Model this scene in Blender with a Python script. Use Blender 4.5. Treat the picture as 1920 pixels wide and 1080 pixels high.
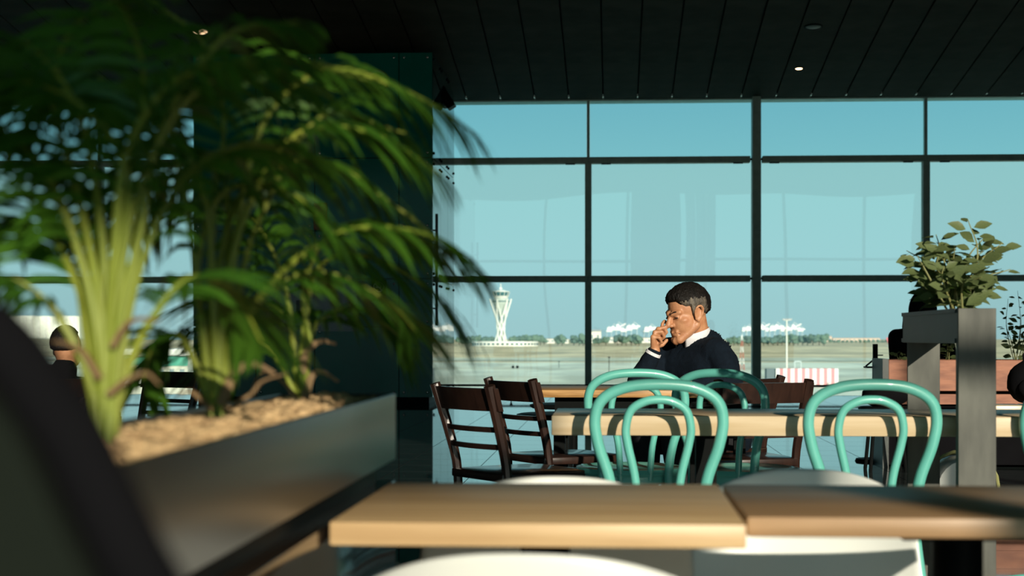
import bpy, bmesh, math, random
from mathutils import Vector, Matrix, noise
random.seed(7)
SC = bpy.context.scene
COL = SC.collection
for o in list(bpy.data.objects): bpy.data.objects.remove(o)

# ------------------------------------------------------------------ camera
F, CX, HY, H = 3060.0, 960.0, 632.0, 0.978      # focal px, centre x, horizon row, eye height
YAW = math.atan(190 / F)
FWD = Vector((-math.sin(YAW), math.cos(YAW), 0)); RGT = Vector((math.cos(YAW), math.sin(YAW), 0)); UP = Vector((0, 0, 1))
CAM = Vector((0, 0, H))
cd = bpy.data.cameras.new('camera'); cam = bpy.data.objects.new('camera', cd); COL.objects.link(cam)
cam.location = CAM; cam.rotation_euler = (math.pi / 2, 0, YAW)
cd.sensor_width = 36; cd.lens = 36 * F / 1920; cd.shift_y = (HY - 540) / 1920
cd.clip_start = .05; cd.clip_end = 20000
cd.dof.use_dof = True; cd.dof.focus_distance = 8.0; cd.dof.aperture_fstop = 5.4
SC.camera = cam

# ------------------------------------------------------------------ world, sun, exposure
SUN_EL, SUN_AZ = math.radians(15.5), math.radians(21.5)
W = bpy.data.worlds.new('world'); SC.world = W; W.use_nodes = True
nt = W.node_tree; bg = nt.nodes['Background']
tc = nt.nodes.new('ShaderNodeTexCoord'); sp = nt.nodes.new('ShaderNodeSeparateXYZ'); rp = nt.nodes.new('ShaderNodeValToRGB')
nt.links.new(tc.outputs['Generated'], sp.inputs[0]); nt.links.new(sp.outputs[2], rp.inputs[0]); nt.links.new(rp.outputs[0], bg.inputs[0])
e = rp.color_ramp.elements
e[0].position = 0.0; e[0].color = (.36, .58, .60, 1)
e[1].position = 1.0; e[1].color = (.09, .30, .43, 1)
for p, c in ((.05, (.36, .64, .66)), (.10, (.33, .64, .65)), (.16, (.22, .53, .59)), (.4, (.14, .42, .52))):
    n = e.new(p); n.color = c + (1,)
bg.inputs[1].default_value = 1.0
sl = bpy.data.lights.new('sun', 'SUN'); sl.energy = 5.8; sl.angle = .0095; sl.color = (1, .91, .74)
so = bpy.data.objects.new('sun', sl); COL.objects.link(so)
SDIR = Vector((-math.sin(SUN_AZ) * math.cos(SUN_EL), math.cos(SUN_AZ) * math.cos(SUN_EL), -math.sin(SUN_EL)))
so.rotation_euler = SDIR.to_track_quat('-Z', 'Y').to_euler(); so.location = (8, -20, 9)
VS = SC.view_settings
VS.view_transform = 'Standard'; VS.look = 'None'; VS.gamma = 1; VS.exposure = 0; VS.use_curve_mapping = False
SC.cycles.use_denoising = True; SC.cycles.max_bounces = 10; SC.cycles.transparent_max_bounces = 16
SC.cycles.sample_clamp_indirect = 4

# ------------------------------------------------------------------ pixel helpers
def ray(px, py): return FWD + RGT * ((px - CX) / F) + UP * ((HY - py) / F)
def PZ(px, py, z): r = ray(px, py); return CAM + r * ((z - H) / r.z)
def PD(px, py, d): return CAM + ray(px, py) * d
def PY(px, py, y): r = ray(px, py); return CAM + r * (y / r.y)
def PX(px, py, x): r = ray(px, py); return CAM + r * (x / r.x)
YW = PZ(1100, 741, 0).y                               # window plane

# ------------------------------------------------------------------ materials
MATS = {}
def mat(name, col, rough=.5, metal=0., col2=None, scale=8., stretch=(1, 1, 1), bump=0., bscale=None, ior=1.5, coat=0., trans=None, detail=4, spec=.5):
    if name in MATS: return MATS[name]
    m = bpy.data.materials.new(name); m.use_nodes = True; MATS[name] = m
    t = m.node_tree; b = t.nodes['Principled BSDF']
    b.inputs['Roughness'].default_value = rough; b.inputs['Metallic'].default_value = metal; b.inputs['IOR'].default_value = ior
    b.inputs['Coat Weight'].default_value = coat; b.inputs['Coat Roughness'].default_value = .05
    b.inputs['Specular IOR Level'].default_value = spec
    if col2 is None: col2 = tuple(c * .82 for c in col)
    tc = t.nodes.new('ShaderNodeTexCoord'); mp = t.nodes.new('ShaderNodeMapping'); mp.inputs['Scale'].default_value = stretch
    nz = t.nodes.new('ShaderNodeTexNoise'); nz.inputs['Scale'].default_value = scale; nz.inputs['Detail'].default_value = detail
    mx = t.nodes.new('ShaderNodeMix'); mx.data_type = 'RGBA'
    mx.inputs[6].default_value = col + (1,); mx.inputs[7].default_value = col2 + (1,)
    t.links.new(tc.outputs['Object'], mp.inputs[0]); t.links.new(mp.outputs[0], nz.inputs[0])
    mr = t.nodes.new('ShaderNodeMapRange'); mr.inputs[1].default_value = .35; mr.inputs[2].default_value = .65
    t.links.new(nz.outputs[0], mr.inputs[0]); t.links.new(mr.outputs[0], mx.inputs[0]); t.links.new(mx.outputs[2], b.inputs['Base Color'])
    if bump:
        n2 = t.nodes.new('ShaderNodeTexNoise'); n2.inputs['Scale'].default_value = bscale or scale * 3
        t.links.new(mp.outputs[0], n2.inputs[0])
        bp = t.nodes.new('ShaderNodeBump'); bp.inputs['Strength'].default_value = bump; bp.inputs['Distance'].default_value = .01
        t.links.new(n2.outputs[0], bp.inputs['Height']); t.links.new(bp.outputs[0], b.inputs['Normal'])
    if trans:                                            # thin leaf: some light comes through
        tr = t.nodes.new('ShaderNodeBsdfTranslucent'); tr.inputs[0].default_value = trans + (1,)
        ms = t.nodes.new('ShaderNodeMixShader'); ms.inputs[0].default_value = .4
        t.links.new(b.outputs[0], ms.inputs[1]); t.links.new(tr.outputs[0], ms.inputs[2]); t.links.new(ms.outputs[0], t.nodes['Material Output'].inputs[0])
    return m
def glass(name, tint, refl=1.0):
    m = bpy.data.materials.new(name); m.use_nodes = True; t = m.node_tree; t.nodes.remove(t.nodes['Principled BSDF'])
    tr = t.nodes.new('ShaderNodeBsdfTransparent'); tr.inputs[0].default_value = tint + (1,)
    gl = t.nodes.new('ShaderNodeBsdfGlossy'); gl.inputs['Roughness'].default_value = .01; gl.inputs[0].default_value = (.75, .95, .95, 1)
    fr = t.nodes.new('ShaderNodeFresnel'); fr.inputs[0].default_value = 1.5
    mu = t.nodes.new('ShaderNodeMath'); mu.operation = 'MULTIPLY'; mu.inputs[1].default_value = refl
    nz = t.nodes.new('ShaderNodeTexNoise'); nz.inputs['Scale'].default_value = .45; nz.inputs['Detail'].default_value = 0
    tcn = t.nodes.new('ShaderNodeTexCoord'); bp = t.nodes.new('ShaderNodeBump'); bp.inputs['Strength'].default_value = .6; bp.inputs['Distance'].default_value = .012
    t.links.new(tcn.outputs['Object'], nz.inputs[0]); t.links.new(nz.outputs[0], bp.inputs['Height']); t.links.new(bp.outputs[0], gl.inputs['Normal'])
    ms = t.nodes.new('ShaderNodeMixShader')
    t.links.new(fr.outputs[0], mu.inputs[0]); t.links.new(mu.outputs[0], ms.inputs[0]); t.links.new(tr.outputs[0], ms.inputs[1]); t.links.new(gl.outputs[0], ms.inputs[2])
    t.links.new(ms.outputs[0], t.nodes['Material Output'].inputs[0]); MATS[name] = m
    return m
def emit(name, col, s):
    m = bpy.data.materials.new(name); m.use_nodes = True; t = m.node_tree; t.nodes.remove(t.nodes['Principled BSDF'])
    em = t.nodes.new('ShaderNodeEmission'); em.inputs[0].default_value = col + (1,); em.inputs[1].default_value = s
    t.links.new(em.outputs[0], t.nodes['Material Output'].inputs[0]); MATS[name] = m
    return m

OAK = mat('pale_oak', (.56, .39, .20), .45, col2=(.43, .28, .135), scale=3, stretch=(1, 14, 14), bump=.05)
OAKB = mat('brown_oak', (.37, .23, .12), .42, col2=(.27, .16, .075), scale=3, stretch=(1, 14, 14), bump=.05)
PINE = mat('pale_pine', (.58, .465, .31), .32, col2=(.49, .37, .22), scale=2.5, stretch=(1, 16, 16), bump=.04)
ENDG = mat('ringed_wood', (.50, .29, .11), .4, col2=(.26, .13, .04), scale=6, stretch=(1, 9, 14))
DARKW = mat('dark_stained_wood', (.030, .014, .010), .28, col2=(.018, .009, .007), scale=5, stretch=(8, 8, 1), coat=.3)
TEAL = mat('teal_paint', (.115, .42, .355), .34, col2=(.10, .385, .325), scale=12, coat=.2)
WHITE = mat('white_plastic', (.66, .68, .64), .35, col2=(.64, .66, .62))
STEEL = mat('raw_steel', (.095, .098, .082), .6, metal=.2, col2=(.040, .043, .036), scale=11, stretch=(1, 1, .3), bump=.08)
DSTEEL = mat('dark_steel', (.035, .042, .040), .45, metal=.4)
BLACK = mat('black_metal', (.005, .006, .006), .5, spec=.03)
FRAME = mat('window_frame_paint', (.42, .53, .46), .55)
PLBOX = mat('dark_bronze_panel', (.022, .020, .016), .32, col2=(.026, .022, .017), scale=3)
GRAV = mat('tan_gravel', (.50, .34, .17), .8, col2=(.30, .19, .09), scale=40)
STALK = mat('palm_stalk', (.34, .38, .05), .45, col2=(.24, .33, .04), scale=14, stretch=(1, 1, .2), trans=(.3, .35, .03))
FROND = mat('palm_leaf', (.040, .125, .012), .42, col2=(.065, .165, .014), scale=9, trans=(.07, .20, .012))
BRACT = mat('dry_sheath', (.34, .22, .10), .7, col2=(.25, .15, .07), trans=(.3, .18, .06))
LEAF = mat('shrub_leaf', (.17, .21, .085), .42, col2=(.11, .155, .058), scale=20, trans=(.07, .13, .025))
STEM = mat('shrub_stem', (.22, .22, .08), .6)
CEIL = mat('ceiling_plank', (.085, .082, .062), .7, col2=(.060, .058, .044), scale=2, spec=.05)
ROOF = mat('roof_black', (.004, .004, .004), .8)
WALLD = mat('dark_wall', (.015, .022, .02), .7)
GREEN = mat('dark_green_glass', (.006, .13, .098), .10, col2=(.005, .11, .083), scale=1.5, spec=.14)
CHROME = mat('bright_bolt', (.7, .72, .68), .25, metal=.9)
TILE = mat('polished_floor_tile', (.030, .040, .040), .035, col2=(.022, .030, .030), scale=3, ior=1.75)
GROUT = mat('grout', (.01, .012, .012), .5)
SKIN = mat('skin', (.44, .215, .110), .5, col2=(.38, .165, .08), scale=30, bump=.08, bscale=140)
HAIRB = mat('black_hair', (.0045, .004, .0035), .6, col2=(.009, .007, .006), scale=60, stretch=(1, 1, .3), bump=.6, bscale=160, spec=.15)
HAIRG = mat('grey_hair', (.115, .095, .07), .6, col2=(.03, .025, .02), scale=90, stretch=(1, 1, .25), bump=.6, bscale=180)
NAVY = mat('navy_knit', (.0022, .0056, .011), .9, col2=(.003, .0075, .0145), scale=60, bump=.3, bscale=300, spec=.15)
SHIRT = mat('white_cotton', (.72, .72, .76), .8, bump=.1)
TROUS = mat('black_trousers', (.008, .009, .012), .85)
BLKCL = mat('black_cloth', (.004, .004, .005), .95, spec=.08)

# ------------------------------------------------------------------ mesh builder
class MB:
    def __init__(s): s.v = []; s.f = []
    def add(s, vs, fs):
        o = len(s.v); s.v += [Vector(v) for v in vs]; s.f += [tuple(i + o for i in f) for f in fs]; return s
    def box(s, lo, hi, M=None):
        vs = [Vector((x, y, z)) for z in (lo[2], hi[2]) for y in (lo[1], hi[1]) for x in (lo[0], hi[0])]
        if M: vs = [M @ v for v in vs]
        return s.add(vs, [(0, 2, 3, 1), (4, 5, 7, 6), (0, 1, 5, 4), (2, 6, 7, 3), (0, 4, 6, 2), (1, 3, 7, 5)])
    def cbox(s, c, sz, M=None): return s.box([c[i] - sz[i] / 2 for i in range(3)], [c[i] + sz[i] / 2 for i in range(3)], M)
    def tube(s, pts, rad, n=10, cap=True, closed=False, flat=1.):
        pts = [Vector(p) for p in pts]; m = len(pts)
        if not hasattr(rad, '__len__'): rad = [rad] * m
        tan = []
        for i in range(m):
            a = pts[(i - 1) % m] if (closed or i) else pts[i]; b = pts[(i + 1) % m] if (closed or i < m - 1) else pts[i]
            tan.append((b - a).normalized())
        ref = Vector((0, 0, 1)) if abs(tan[0].z) < .9 else Vector((0, 1, 0))
        nrm = (ref - tan[0] * ref.dot(tan[0])).normalized(); vs = []
        for i in range(m):
            nrm = (nrm - tan[i] * nrm.dot(tan[i])).normalized(); bi = tan[i].cross(nrm)
            for k in range(n):
                a = 2 * math.pi * k / n; vs.append(pts[i] + (nrm * math.cos(a) * flat + bi * math.sin(a)) * rad[i])
        fs = []
        for i in range(m if closed else m - 1):
            j = (i + 1) % m
            for k in range(n): fs.append((i * n + k, i * n + (k + 1) % n, j * n + (k + 1) % n, j * n + k))
        if cap and not closed: fs += [tuple(range(n - 1, -1, -1)), tuple((m - 1) * n + k for k in range(n))]
        return s.add(vs, fs)
    def lathe(s, prof, n=24, M=None):
        vs = []; fs = []
        for r, z in prof:
            for k in range(n): a = 2 * math.pi * k / n; vs.append(Vector((r * math.cos(a), r * math.sin(a), z)))
        for i in range(len(prof) - 1):
            for k in range(n): fs.append((i * n + k, i * n + (k + 1) % n, (i + 1) * n + (k + 1) % n, (i + 1) * n + k))
        fs += [tuple(range(n - 1, -1, -1)), tuple((len(prof) - 1) * n + k for k in range(n))]
        if M: vs = [M @ v for v in vs]
        return s.add(vs, fs)
    def ell(s, c, r, M=None, n=16, m=10, fn=None):
        c = Vector(c); vs = []; fs = []
        r = r if hasattr(r, '__len__') else (r, r, r)
        vs.append(Vector((0, 0, -1)))
        for i in range(1, m):
            t = math.pi * i / m - math.pi / 2
            for k in range(n): a = 2 * math.pi * k / n; vs.append(Vector((math.cos(t) * math.cos(a), math.cos(t) * math.sin(a), math.sin(t))))
        vs.append(Vector((0, 0, 1)))
        for k in range(n): fs.append((0, 1 + (k + 1) % n, 1 + k))
        for i in range(m - 2):
            for k in range(n): a = 1 + i * n; fs.append((a + k, a + (k + 1) % n, a + n + (k + 1) % n, a + n + k))
        a = 1 + (m - 2) * n
        for k in range(n): fs.append((a + k, a + (k + 1) % n, len(vs) - 1))
        if fn: vs = [v * fn(v) for v in vs]
        vs = [Vector((v.x * r[0], v.y * r[1], v.z * r[2])) + c for v in vs]
        if M: vs = [M @ v for v in vs]
        return s.add(vs, fs)
    def cap(s, a, b, ra, rb=None, n=14):                  # tapered capsule
        a = Vector(a); b = Vector(b); rb = ra if rb is None else rb
        s.ell(a, ra, n=n, m=8); s.ell(b, rb, n=n, m=8)
        if (b - a).length > 1e-5: s.tube([a, b], [ra, rb], n)
        return s
    def mesh(s, name, mats, smooth=True, off=None):
        me = bpy.data.meshes.new(name)
        vs = [v - off for v in s.v] if off is not None else s.v
        me.from_pydata([tuple(v) for v in vs], [], s.f)
        for m in (mats if isinstance(mats, (list, tuple)) else [mats]): me.materials.append(m)
        if smooth: me.polygons.foreach_set('use_smooth', [True] * len(me.polygons)); me.set_sharp_from_angle(angle=.7)
        me.update(); return me
    def build(s, name, mats, parent=None, smooth=True, world=False, bev=0., fix=False):
        off = None
        if world and parent is not None: off = parent.location.copy()
        if fix or bev:
            me = s.mesh(name, mats, smooth, off); bm = bmesh.new(); bm.from_mesh(me)
            bmesh.ops.recalc_face_normals(bm, faces=bm.faces)
            if bev: bmesh.ops.bevel(bm, geom=[x for x in bm.edges if x.calc_face_angle(0) > .6], offset=bev, segments=2, affect='EDGES', profile=.5)
            bm.to_mesh(me); bm.free()
            if smooth: me.polygons.foreach_set('use_smooth', [True] * len(me.polygons)); me.set_sharp_from_angle(angle=.4 if bev else .7)
        else: me = s.mesh(name, mats, smooth, off)
        o = bpy.data.objects.new(name, me); COL.objects.link(o); o.parent = parent
        return o
def tag(o, label=None, cat=None, group=None, kind=None):
    if label: o['label'] = label
    if cat: o['category'] = cat
    if group: o['group'] = group
    if kind: o['kind'] = kind
    return o
def thing(name, label, cat, loc=(0, 0, 0), rz=0, group=None):
    o = bpy.data.objects.new(name, None); COL.objects.link(o); o.location = Vector(loc); o.rotation_euler = (0, 0, rz); o.empty_display_size = .1
    return tag(o, label, cat, group)
def struct(name, loc=(0, 0, 0), label=None):
    o = bpy.data.objects.new(name, None); COL.objects.link(o); o.location = Vector(loc); o['kind'] = 'structure'
    if label: o['label'] = label
    return o
def child(name, me, parent, loc=(0, 0, 0), rot=None, scale=None):
    o = bpy.data.objects.new(name, me); COL.objects.link(o); o.parent = parent; o.location = Vector(loc)
    if rot is not None: o.rotation_euler = rot
    if scale is not None: o.scale = scale if hasattr(scale, '__len__') else (scale,) * 3
    return o
def dup(root, loc, rz, label=None, group=None):
    r = root.copy(); COL.objects.link(r); r.location = Vector(loc); r.rotation_euler = (0, 0, rz)
    if label: r['label'] = label
    if group: r['group'] = group
    for ch in list(root.children):
        c = ch.copy(); COL.objects.link(c); c.parent = r
        for g in list(ch.children): d = g.copy(); COL.objects.link(d); d.parent = c
    return r
def remesh(mb, name, m, parent, voxel, smooth=3, world=True, disp=None):
    o = mb.build(name + '_tmp', m, None, False)
    md = o.modifiers.new('r', 'REMESH'); md.mode = 'VOXEL'; md.voxel_size = voxel; md.use_smooth_shade = True
    if smooth: ms = o.modifiers.new('s', 'SMOOTH'); ms.iterations = smooth; ms.factor = .5
    dg = bpy.context.evaluated_depsgraph_get(); dg.update()
    me = bpy.data.meshes.new_from_object(o.evaluated_get(dg)); me.name = name
    bpy.data.objects.remove(o)
    off = parent.location if (parent is not None and world) else Vector()
    for v in me.vertices:
        if disp: v.co += v.normal * disp(v.co)
        v.co -= off
    me.materials.clear(); me.materials.append(m)
    me.polygons.foreach_set('use_smooth', [True] * len(me.polygons)); me.update()
    r = bpy.data.objects.new(name, me); COL.objects.link(r); r.parent = parent
    return r
def smoothpath(pts, k=6):                                  # Catmull-Rom
    pts = [Vector(p) for p in pts]; out = []
    q = [pts[0] * 2 - pts[1]] + pts + [pts[-1] * 2 - pts[-2]]
    for i in range(1, len(q) - 2):
        a, b, c, d = q[i - 1:i + 3]
        for j in range(k):
            t = j / k; out.append(.5 * ((2 * b) + (c - a) * t + (2 * a - 5 * b + 4 * c - d) * t * t + (3 * b - a - 3 * c + d) * t ** 3))
    return out + [pts[-1]]

# ================================================================== SETTING
XL, XR, YB = -13.0, 11.0, -5.0
SLOPE = .135
ZC = PY(1250, 189, YW).z
def ceilz(y): return ZC + SLOPE * (YW - y)
# floor
fl = struct('floor'); 
MB().box((XL, YB, -.25), (XR, YW + .3, -.006)).build('grout_bed', GROUT, fl, False)
tm = MB().box((-.297, -.297, -.006), (.297, .297, 0)).build('tile', TILE, fl, False)
x0 = PZ(960, 817, 0).x; tlist = []
for i in range(-40, 40):
    for j in range(-30, 80):
        x = x0 + i * .6 + .3; y = j * .6 + .1
        if XL + .3 < x < XR - .3 and YB + .3 < y < YW: tlist.append((x, y))
def tkey(t):
    px = 1150 + t[0] * F / max(t[1], .1)
    vis = (740 < px < 1700 and t[1] > 10.2)
    return (0 if vis else 1, t[1] if vis else abs(t[1] - 10))
tlist.sort(key=tkey)
tm.location = (tlist[0][0], tlist[0][1], 0)
for x, y in tlist[1:300]: child('tile', tm.data, fl, (x, y, 0))
mb = MB()
for x, y in tlist[300:]: mb.box((x - .297, y - .297, -.006), (x + .297, y + .297, 0))
mb.build('tile_field', TILE, fl, False)['kind'] = 'stuff'
# ceiling: roof slab with planks under it
ce = struct('ceiling')
def sl_box(mb, xa, xb, ya, yb, dz0, dz1):
    vs = [(x, y, ceilz(y) + d) for d in (dz0, dz1) for y in (ya, yb) for x in (xa, xb)]
    return mb.add(vs, [(0, 2, 3, 1), (4, 5, 7, 6), (0, 1, 5, 4), (2, 6, 7, 3), (0, 4, 6, 2), (1, 3, 7, 5)])
sl_box(MB(), XL, XR, YB - 1, YW + .05, .06, .4).build('roof_slab', ROOF, ce, False)
PW = 63.6 / F * YW
xs = PY(1131, 175, YW).x
pme = None
for i in range(-30, 30):
    xa = xs + i * PW
    if xa < XL - PW or xa > XR: continue
    if pme is None: pme = sl_box(MB(), .012, PW - .012, YB - 1, YW - .12, 0, .05).mesh('ceiling_plank', CEIL, False)
    child('ceiling_plank', pme, ce, (xa, 0, 0))
    child('plank_clip', MB().box((-.012, YW - .5, ceilz(YW - .5) - .02), (.012, YW - .47, ceilz(YW - .5) + .03)).mesh('plank_clip', CHROME, False) if i == -30 else bpy.data.meshes.get('plank_clip') or MB().box((-.01, YW - .34, ceilz(YW - .3) - .015), (.01, YW - .22, ceilz(YW - .3) + .03)).mesh('plank_clip', CHROME, False), ce, (xa, 0, 0))
# side and back walls
tag(MB().box((XL - .3, YB - 1, -8), (XL, YW + .3, 11)).build('wall_left', WALLD, None, False), kind='structure')
tag(MB().box((XR, YB - 1, -8), (XR + .3, YW + .3, 11)).build('wall_right', WALLD, None, False), kind='structure')
tag(MB().box((XL, YB - .3, 6.2), (XR, YB, 11)).build('wall_back', WALLD, None, False), kind='structure')
# rear facade frame (its bars show as faint reflections in the window)
wr = struct('window_2')
for k in range(-5, 4):
    x = 3.35 + 2.88 * k; w = .05
    if XL < x < XR: MB().box((x - w, YB - .1, 0), (x + w, YB + .05, 6.2)).build('mullion', FRAME, wr, False)
for xa, xb, z0 in ((2.95, 3.72, 3.13), (.6, 2.36, 3.05), (2.56, 2.93, 3.05)): MB().box((xa, YB - .15, z0), (xb, YB - .12, 6.2)).build('added_sun_block', WALLD, wr, False)  # unseen panels added to keep sun off the palm fronds and far shell chair
for z in (3.8,): MB().box((XL, YB - .08, z - .05), (XR, YB, z + .05)).build('transom', FRAME, wr, False)
# front window
wn = struct('window_1')
def wz(py): return PY(1250, py, YW).z
def wx(px): return PY(px, 600, YW).x
zt, z1, z2 = ZC, wz(301), wz(523)
big = wx(1417); bay = wx(1417) - wx(1103)
mx = [big + bay * k for k in range(-6, 4)]
mx = [x for x in mx if XL < x < XR]
mx = [x for x in mx if not (wx(100) < x < wx(250))] + [wx(188)]; mx.sort()
for x in mx:
    if abs(x - big) < .01: MB().box((x - .07, YW - .22, 0), (x + .07, YW + .1, ceilz(YW - .2) + .05)).build('mullion', FRAME, wn, False, bev=.008)
    else:
        MB().box((x - .055, YW - .12, 0), (x + .055, YW + .08, z1)).build('mullion', FRAME, wn, False)
        MB().box((x - .024, YW - .06, z1), (x + .024, YW + .06, zt + .1)).build('mullion', FRAME, wn, False)
ed = [XL] + mx + [XR]
GU = glass('tinted_glass', (.80, .93, .97), .8); GL = glass('clear_glass', (.97, 1., 1.), 1.6)
for a, b in zip(ed[:-1], ed[1:]):
    ga = .1 if abs(a - big) < .01 else .0; gb = .1 if abs(b - big) < .01 else .0
    for z in (z1, z2):
        t = MB().box((a + ga, YW - .16, z - .052), (b - gb, YW + .06, z + .052)).build('transom', FRAME, wn, False, bev=.012)
        if gb: MB().tube([(b - .12, YW - .1, z), (b - .05, YW - .1, z)], .018, 8).build('pin', BLACK, t)
        if ga: MB().tube([(a + .05, YW - .1, z), (a + .12, YW - .1, z)], .018, 8).build('pin', BLACK, t)
        if z == z1:
            for q in (a + .3, b - .3): MB().cbox((q, YW - .1, z - .06), (.16, .05, .02)).build('blind_clip', BLACK, t, False)
    MB().box((a + .03, YW, z1), (b - .03, YW + .012, zt + .05)).build('pane', GU, wn, False)
    MB().box((a + .03, YW, z2), (b - .03, YW + .012, z1)).build('pane', GL, wn, False)
    MB().box((a + .03, YW, 0), (b - .03, YW + .012, z2)).build('pane', GL, wn, False)
MB().box((XL, YW - .1, ZC + .0), (XR, YW + .3, ZC + .6)).build('head_frame', FRAME, wn, False)
# low kick rail
kr = struct('trim_1'); zr = wz(722)
MB().box((XL, YW - .34, zr - .018), (XR, YW - .30, zr + .018)).build('rail', BLACK, kr, False)
k = 0
while XL + .5 + k * 1.2 < XR:
    MB().lathe([(.04, 0), (.035, .01), (.010, .05), (.010, zr - .06), (.03, zr - .02)], 10, Matrix.Translation((XL + .5 + k * 1.2, YW - .32, 0))).build('rail_post', BLACK, kr); k += 1
# green glass-clad core
YG = PX(811, 756, 1).y
YG = PZ(811, 757, 0).y; xg1 = PY(811, 600, YG).x; xg0 = PY(362, 600, YG).x; zg = PY(600, 100, YG).z
gw = struct('wall_middle')
MB().box((xg0 + .03, YG + .04, .1), (xg1 - .03, YW - .4, zg - .02)).build('core', BLACK, gw, False)
MB().box((xg0 + .06, YG + .08, 0), (xg1 - .06, YW - .45, .1)).build('plinth', BLACK, gw, False)
cols = [PY(p, 600, YG).x for p in (362, 480, 590, 748, 811)]
rows = [PY(600, p, YG).z for p in (745, 613, 523, 433, 297, 100)]
bolt = MB().lathe([(.022, 0), (.02, .012), (.008, .02)], 10, Matrix.Rotation(math.pi / 2, 4, 'X')).mesh('bolt', CHROME)
for ca, cb in zip(cols[:-1], cols[1:]):
    for ra, rb in zip(rows[:-1], rows[1:]):
        p = MB().box((ca + .006, YG, ra + .006), (cb - .006, YG + .03, rb - .006)).build('glass_panel', GREEN, gw, False)
        for bx in (ca + .075, cb - .075):
            for bz in (ra + .075, rb - .075): child('bolt', bolt, p, (bx, YG, bz))
SIDEG = mat('side_glass', (.02, .06, .06), .02, col2=(.018, .055, .055), ior=2.2)
ys = [YG + .03 + (YW - .4 - YG - .03) * t for t in (0, .34, .67, 1)]
bolt2 = MB().lathe([(.022, 0), (.02, .012), (.008, .02)], 8, Matrix.Rotation(math.pi / 2, 4, 'Y')).mesh('bolt', BLACK)
for ya, yb in zip(ys[:-1], ys[1:]):
    for ra, rb in zip([rows[0], rows[2], rows[4]], [rows[2], rows[4], rows[5]]):
        p = MB().box((xg1 - .03, ya + .008, ra + .006), (xg1, yb - .008, rb - .006)).build('side_panel', SIDEG, gw, False)
        for yy in (ya + .12, yb - .12):
            for bz in (ra + .08, rb - .08): child('bolt', bolt2, p, (xg1, yy, bz))
dh = thing('door_handle', 'long vertical steel pull handle at the edge of the green glass wall', 'handle', (xg1 + .05, YG + .1, PY(817, 610, YG).z))
MB().tube([(0, 0, 0), (0, 0, PY(817, 400, YG).z - dh.location.z)], .022, 10).build('grip', DSTEEL, dh)
for z in (.25, 1.4): MB().tube([(0, 0, z), (-.06, 0, z)], .012, 8).build('mount', CHROME, dh)
# fittings on the green wall
for i, (px, lab) in enumerate(((628, 'round black air nozzle high on the green wall, nearer the palm'), (708, 'round air nozzle with green rim high on the green wall, nearer the window'))):
    c = PY(px, 152, YG)
    t = thing('air_nozzle', lab, 'air vent', (c.x, YG, c.z - .15), 0, 'round air nozzles on the green wall')
    R = Matrix.Translation((0, 0, .15)) @ Matrix.Rotation(math.pi / 2, 4, 'X')
    MB().lathe([(.17, 0), (.17, .02), (.155, .035), (.12, .03), (.11, .0)], 28, R).build('rim', mat('nozzle_rim', (.01, .03, .022), .35), t)
    MB().lathe([(.10, 0.002), (.10, .03), (.07, .05), (.03, .02)], 24, R).build('nozzle', BLACK, t)
a = PY(697, 525, YG); b = PY(724, 563, YG)
sg = thing('no_smoking_sign', 'black no-smoking sign with pale round symbol on green wall', 'sign', ((a.x + b.x) / 2, YG - .001, b.z))
w, h = b.x - a.x, a.z - b.z
MB().box((-w / 2, -.015, 0), (w / 2, 0, h)).build('plate', BLACK, sg, False, bev=.002)
SG = mat('sign_print', (.45, .46, .42), .6); cz = h * .66; r = w * .34
MB().tube([(r * math.cos(q * .196), -.018, cz + r * math.sin(q * .196)) for q in range(32)], r * .12, 6, closed=True).build('ring', SG, sg)
MB().tube([(-r * .7, -.018, cz + r * .7), (r * .7, -.018, cz - r * .7)], r * .11, 6).build('slash', SG, sg)
MB().box((-r * .6, -.018, cz - r * .14), (r * .55, -.015, cz + r * .02)).build('cigarette', SG, sg, False)
MB().tube([(r * .5, -.018, cz + r * .1), (r * .35, -.018, cz + r * .3), (r * .5, -.018, cz + r * .5)], r * .06, 6).build('smoke', SG, sg)
a = PY(502, 530, YG); b = PY(670, 620, YG)
bd = thing('notice_board', 'dark framed display board on green wall behind the palms', 'board', ((a.x + b.x) / 2, YG - .001, b.z))
w, h = b.x - a.x, a.z - b.z
MB().box((-w / 2, -.03, 0), (w / 2, 0, h)).build('backing', mat('board_face', (.006, .010, .010), .25), bd, False)
fm = MB()
for x in (-w / 2, w / 2): fm.box((x - .012, -.04, 0), (x + .012, -.03, h))
for z in (0, h): fm.box((-w / 2, -.04, z - .012), (w / 2, -.03, z + .012))
fm.build('frame', mat('board_trim', (.03, .06, .055), .3), bd, False)
MB().box((-w * .04, -.04, .0), (-w * .03, -.03, h)).build('divider', DSTEEL, bd, False)
for x, z in ((-w * .13, h * .5), (w * .01, h * .17)): MB().box((x - .06, -.05, z - .09), (x + .06, -.031, z + .09)).build('card_slot', DSTEEL, bd, False, bev=.01)
c = PY(601, 406, YG)
tag(MB().box((c.x - .1, YG - .03, c.z - .2), (c.x + .1, YG - .001, c.z + .2)).build('fire_alarm_plate', mat('dull_red', (.16, .015, .012), .5), None, False, bev=.01), 'small dull red plate high on the green wall behind palm fronds', 'sign')
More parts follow.
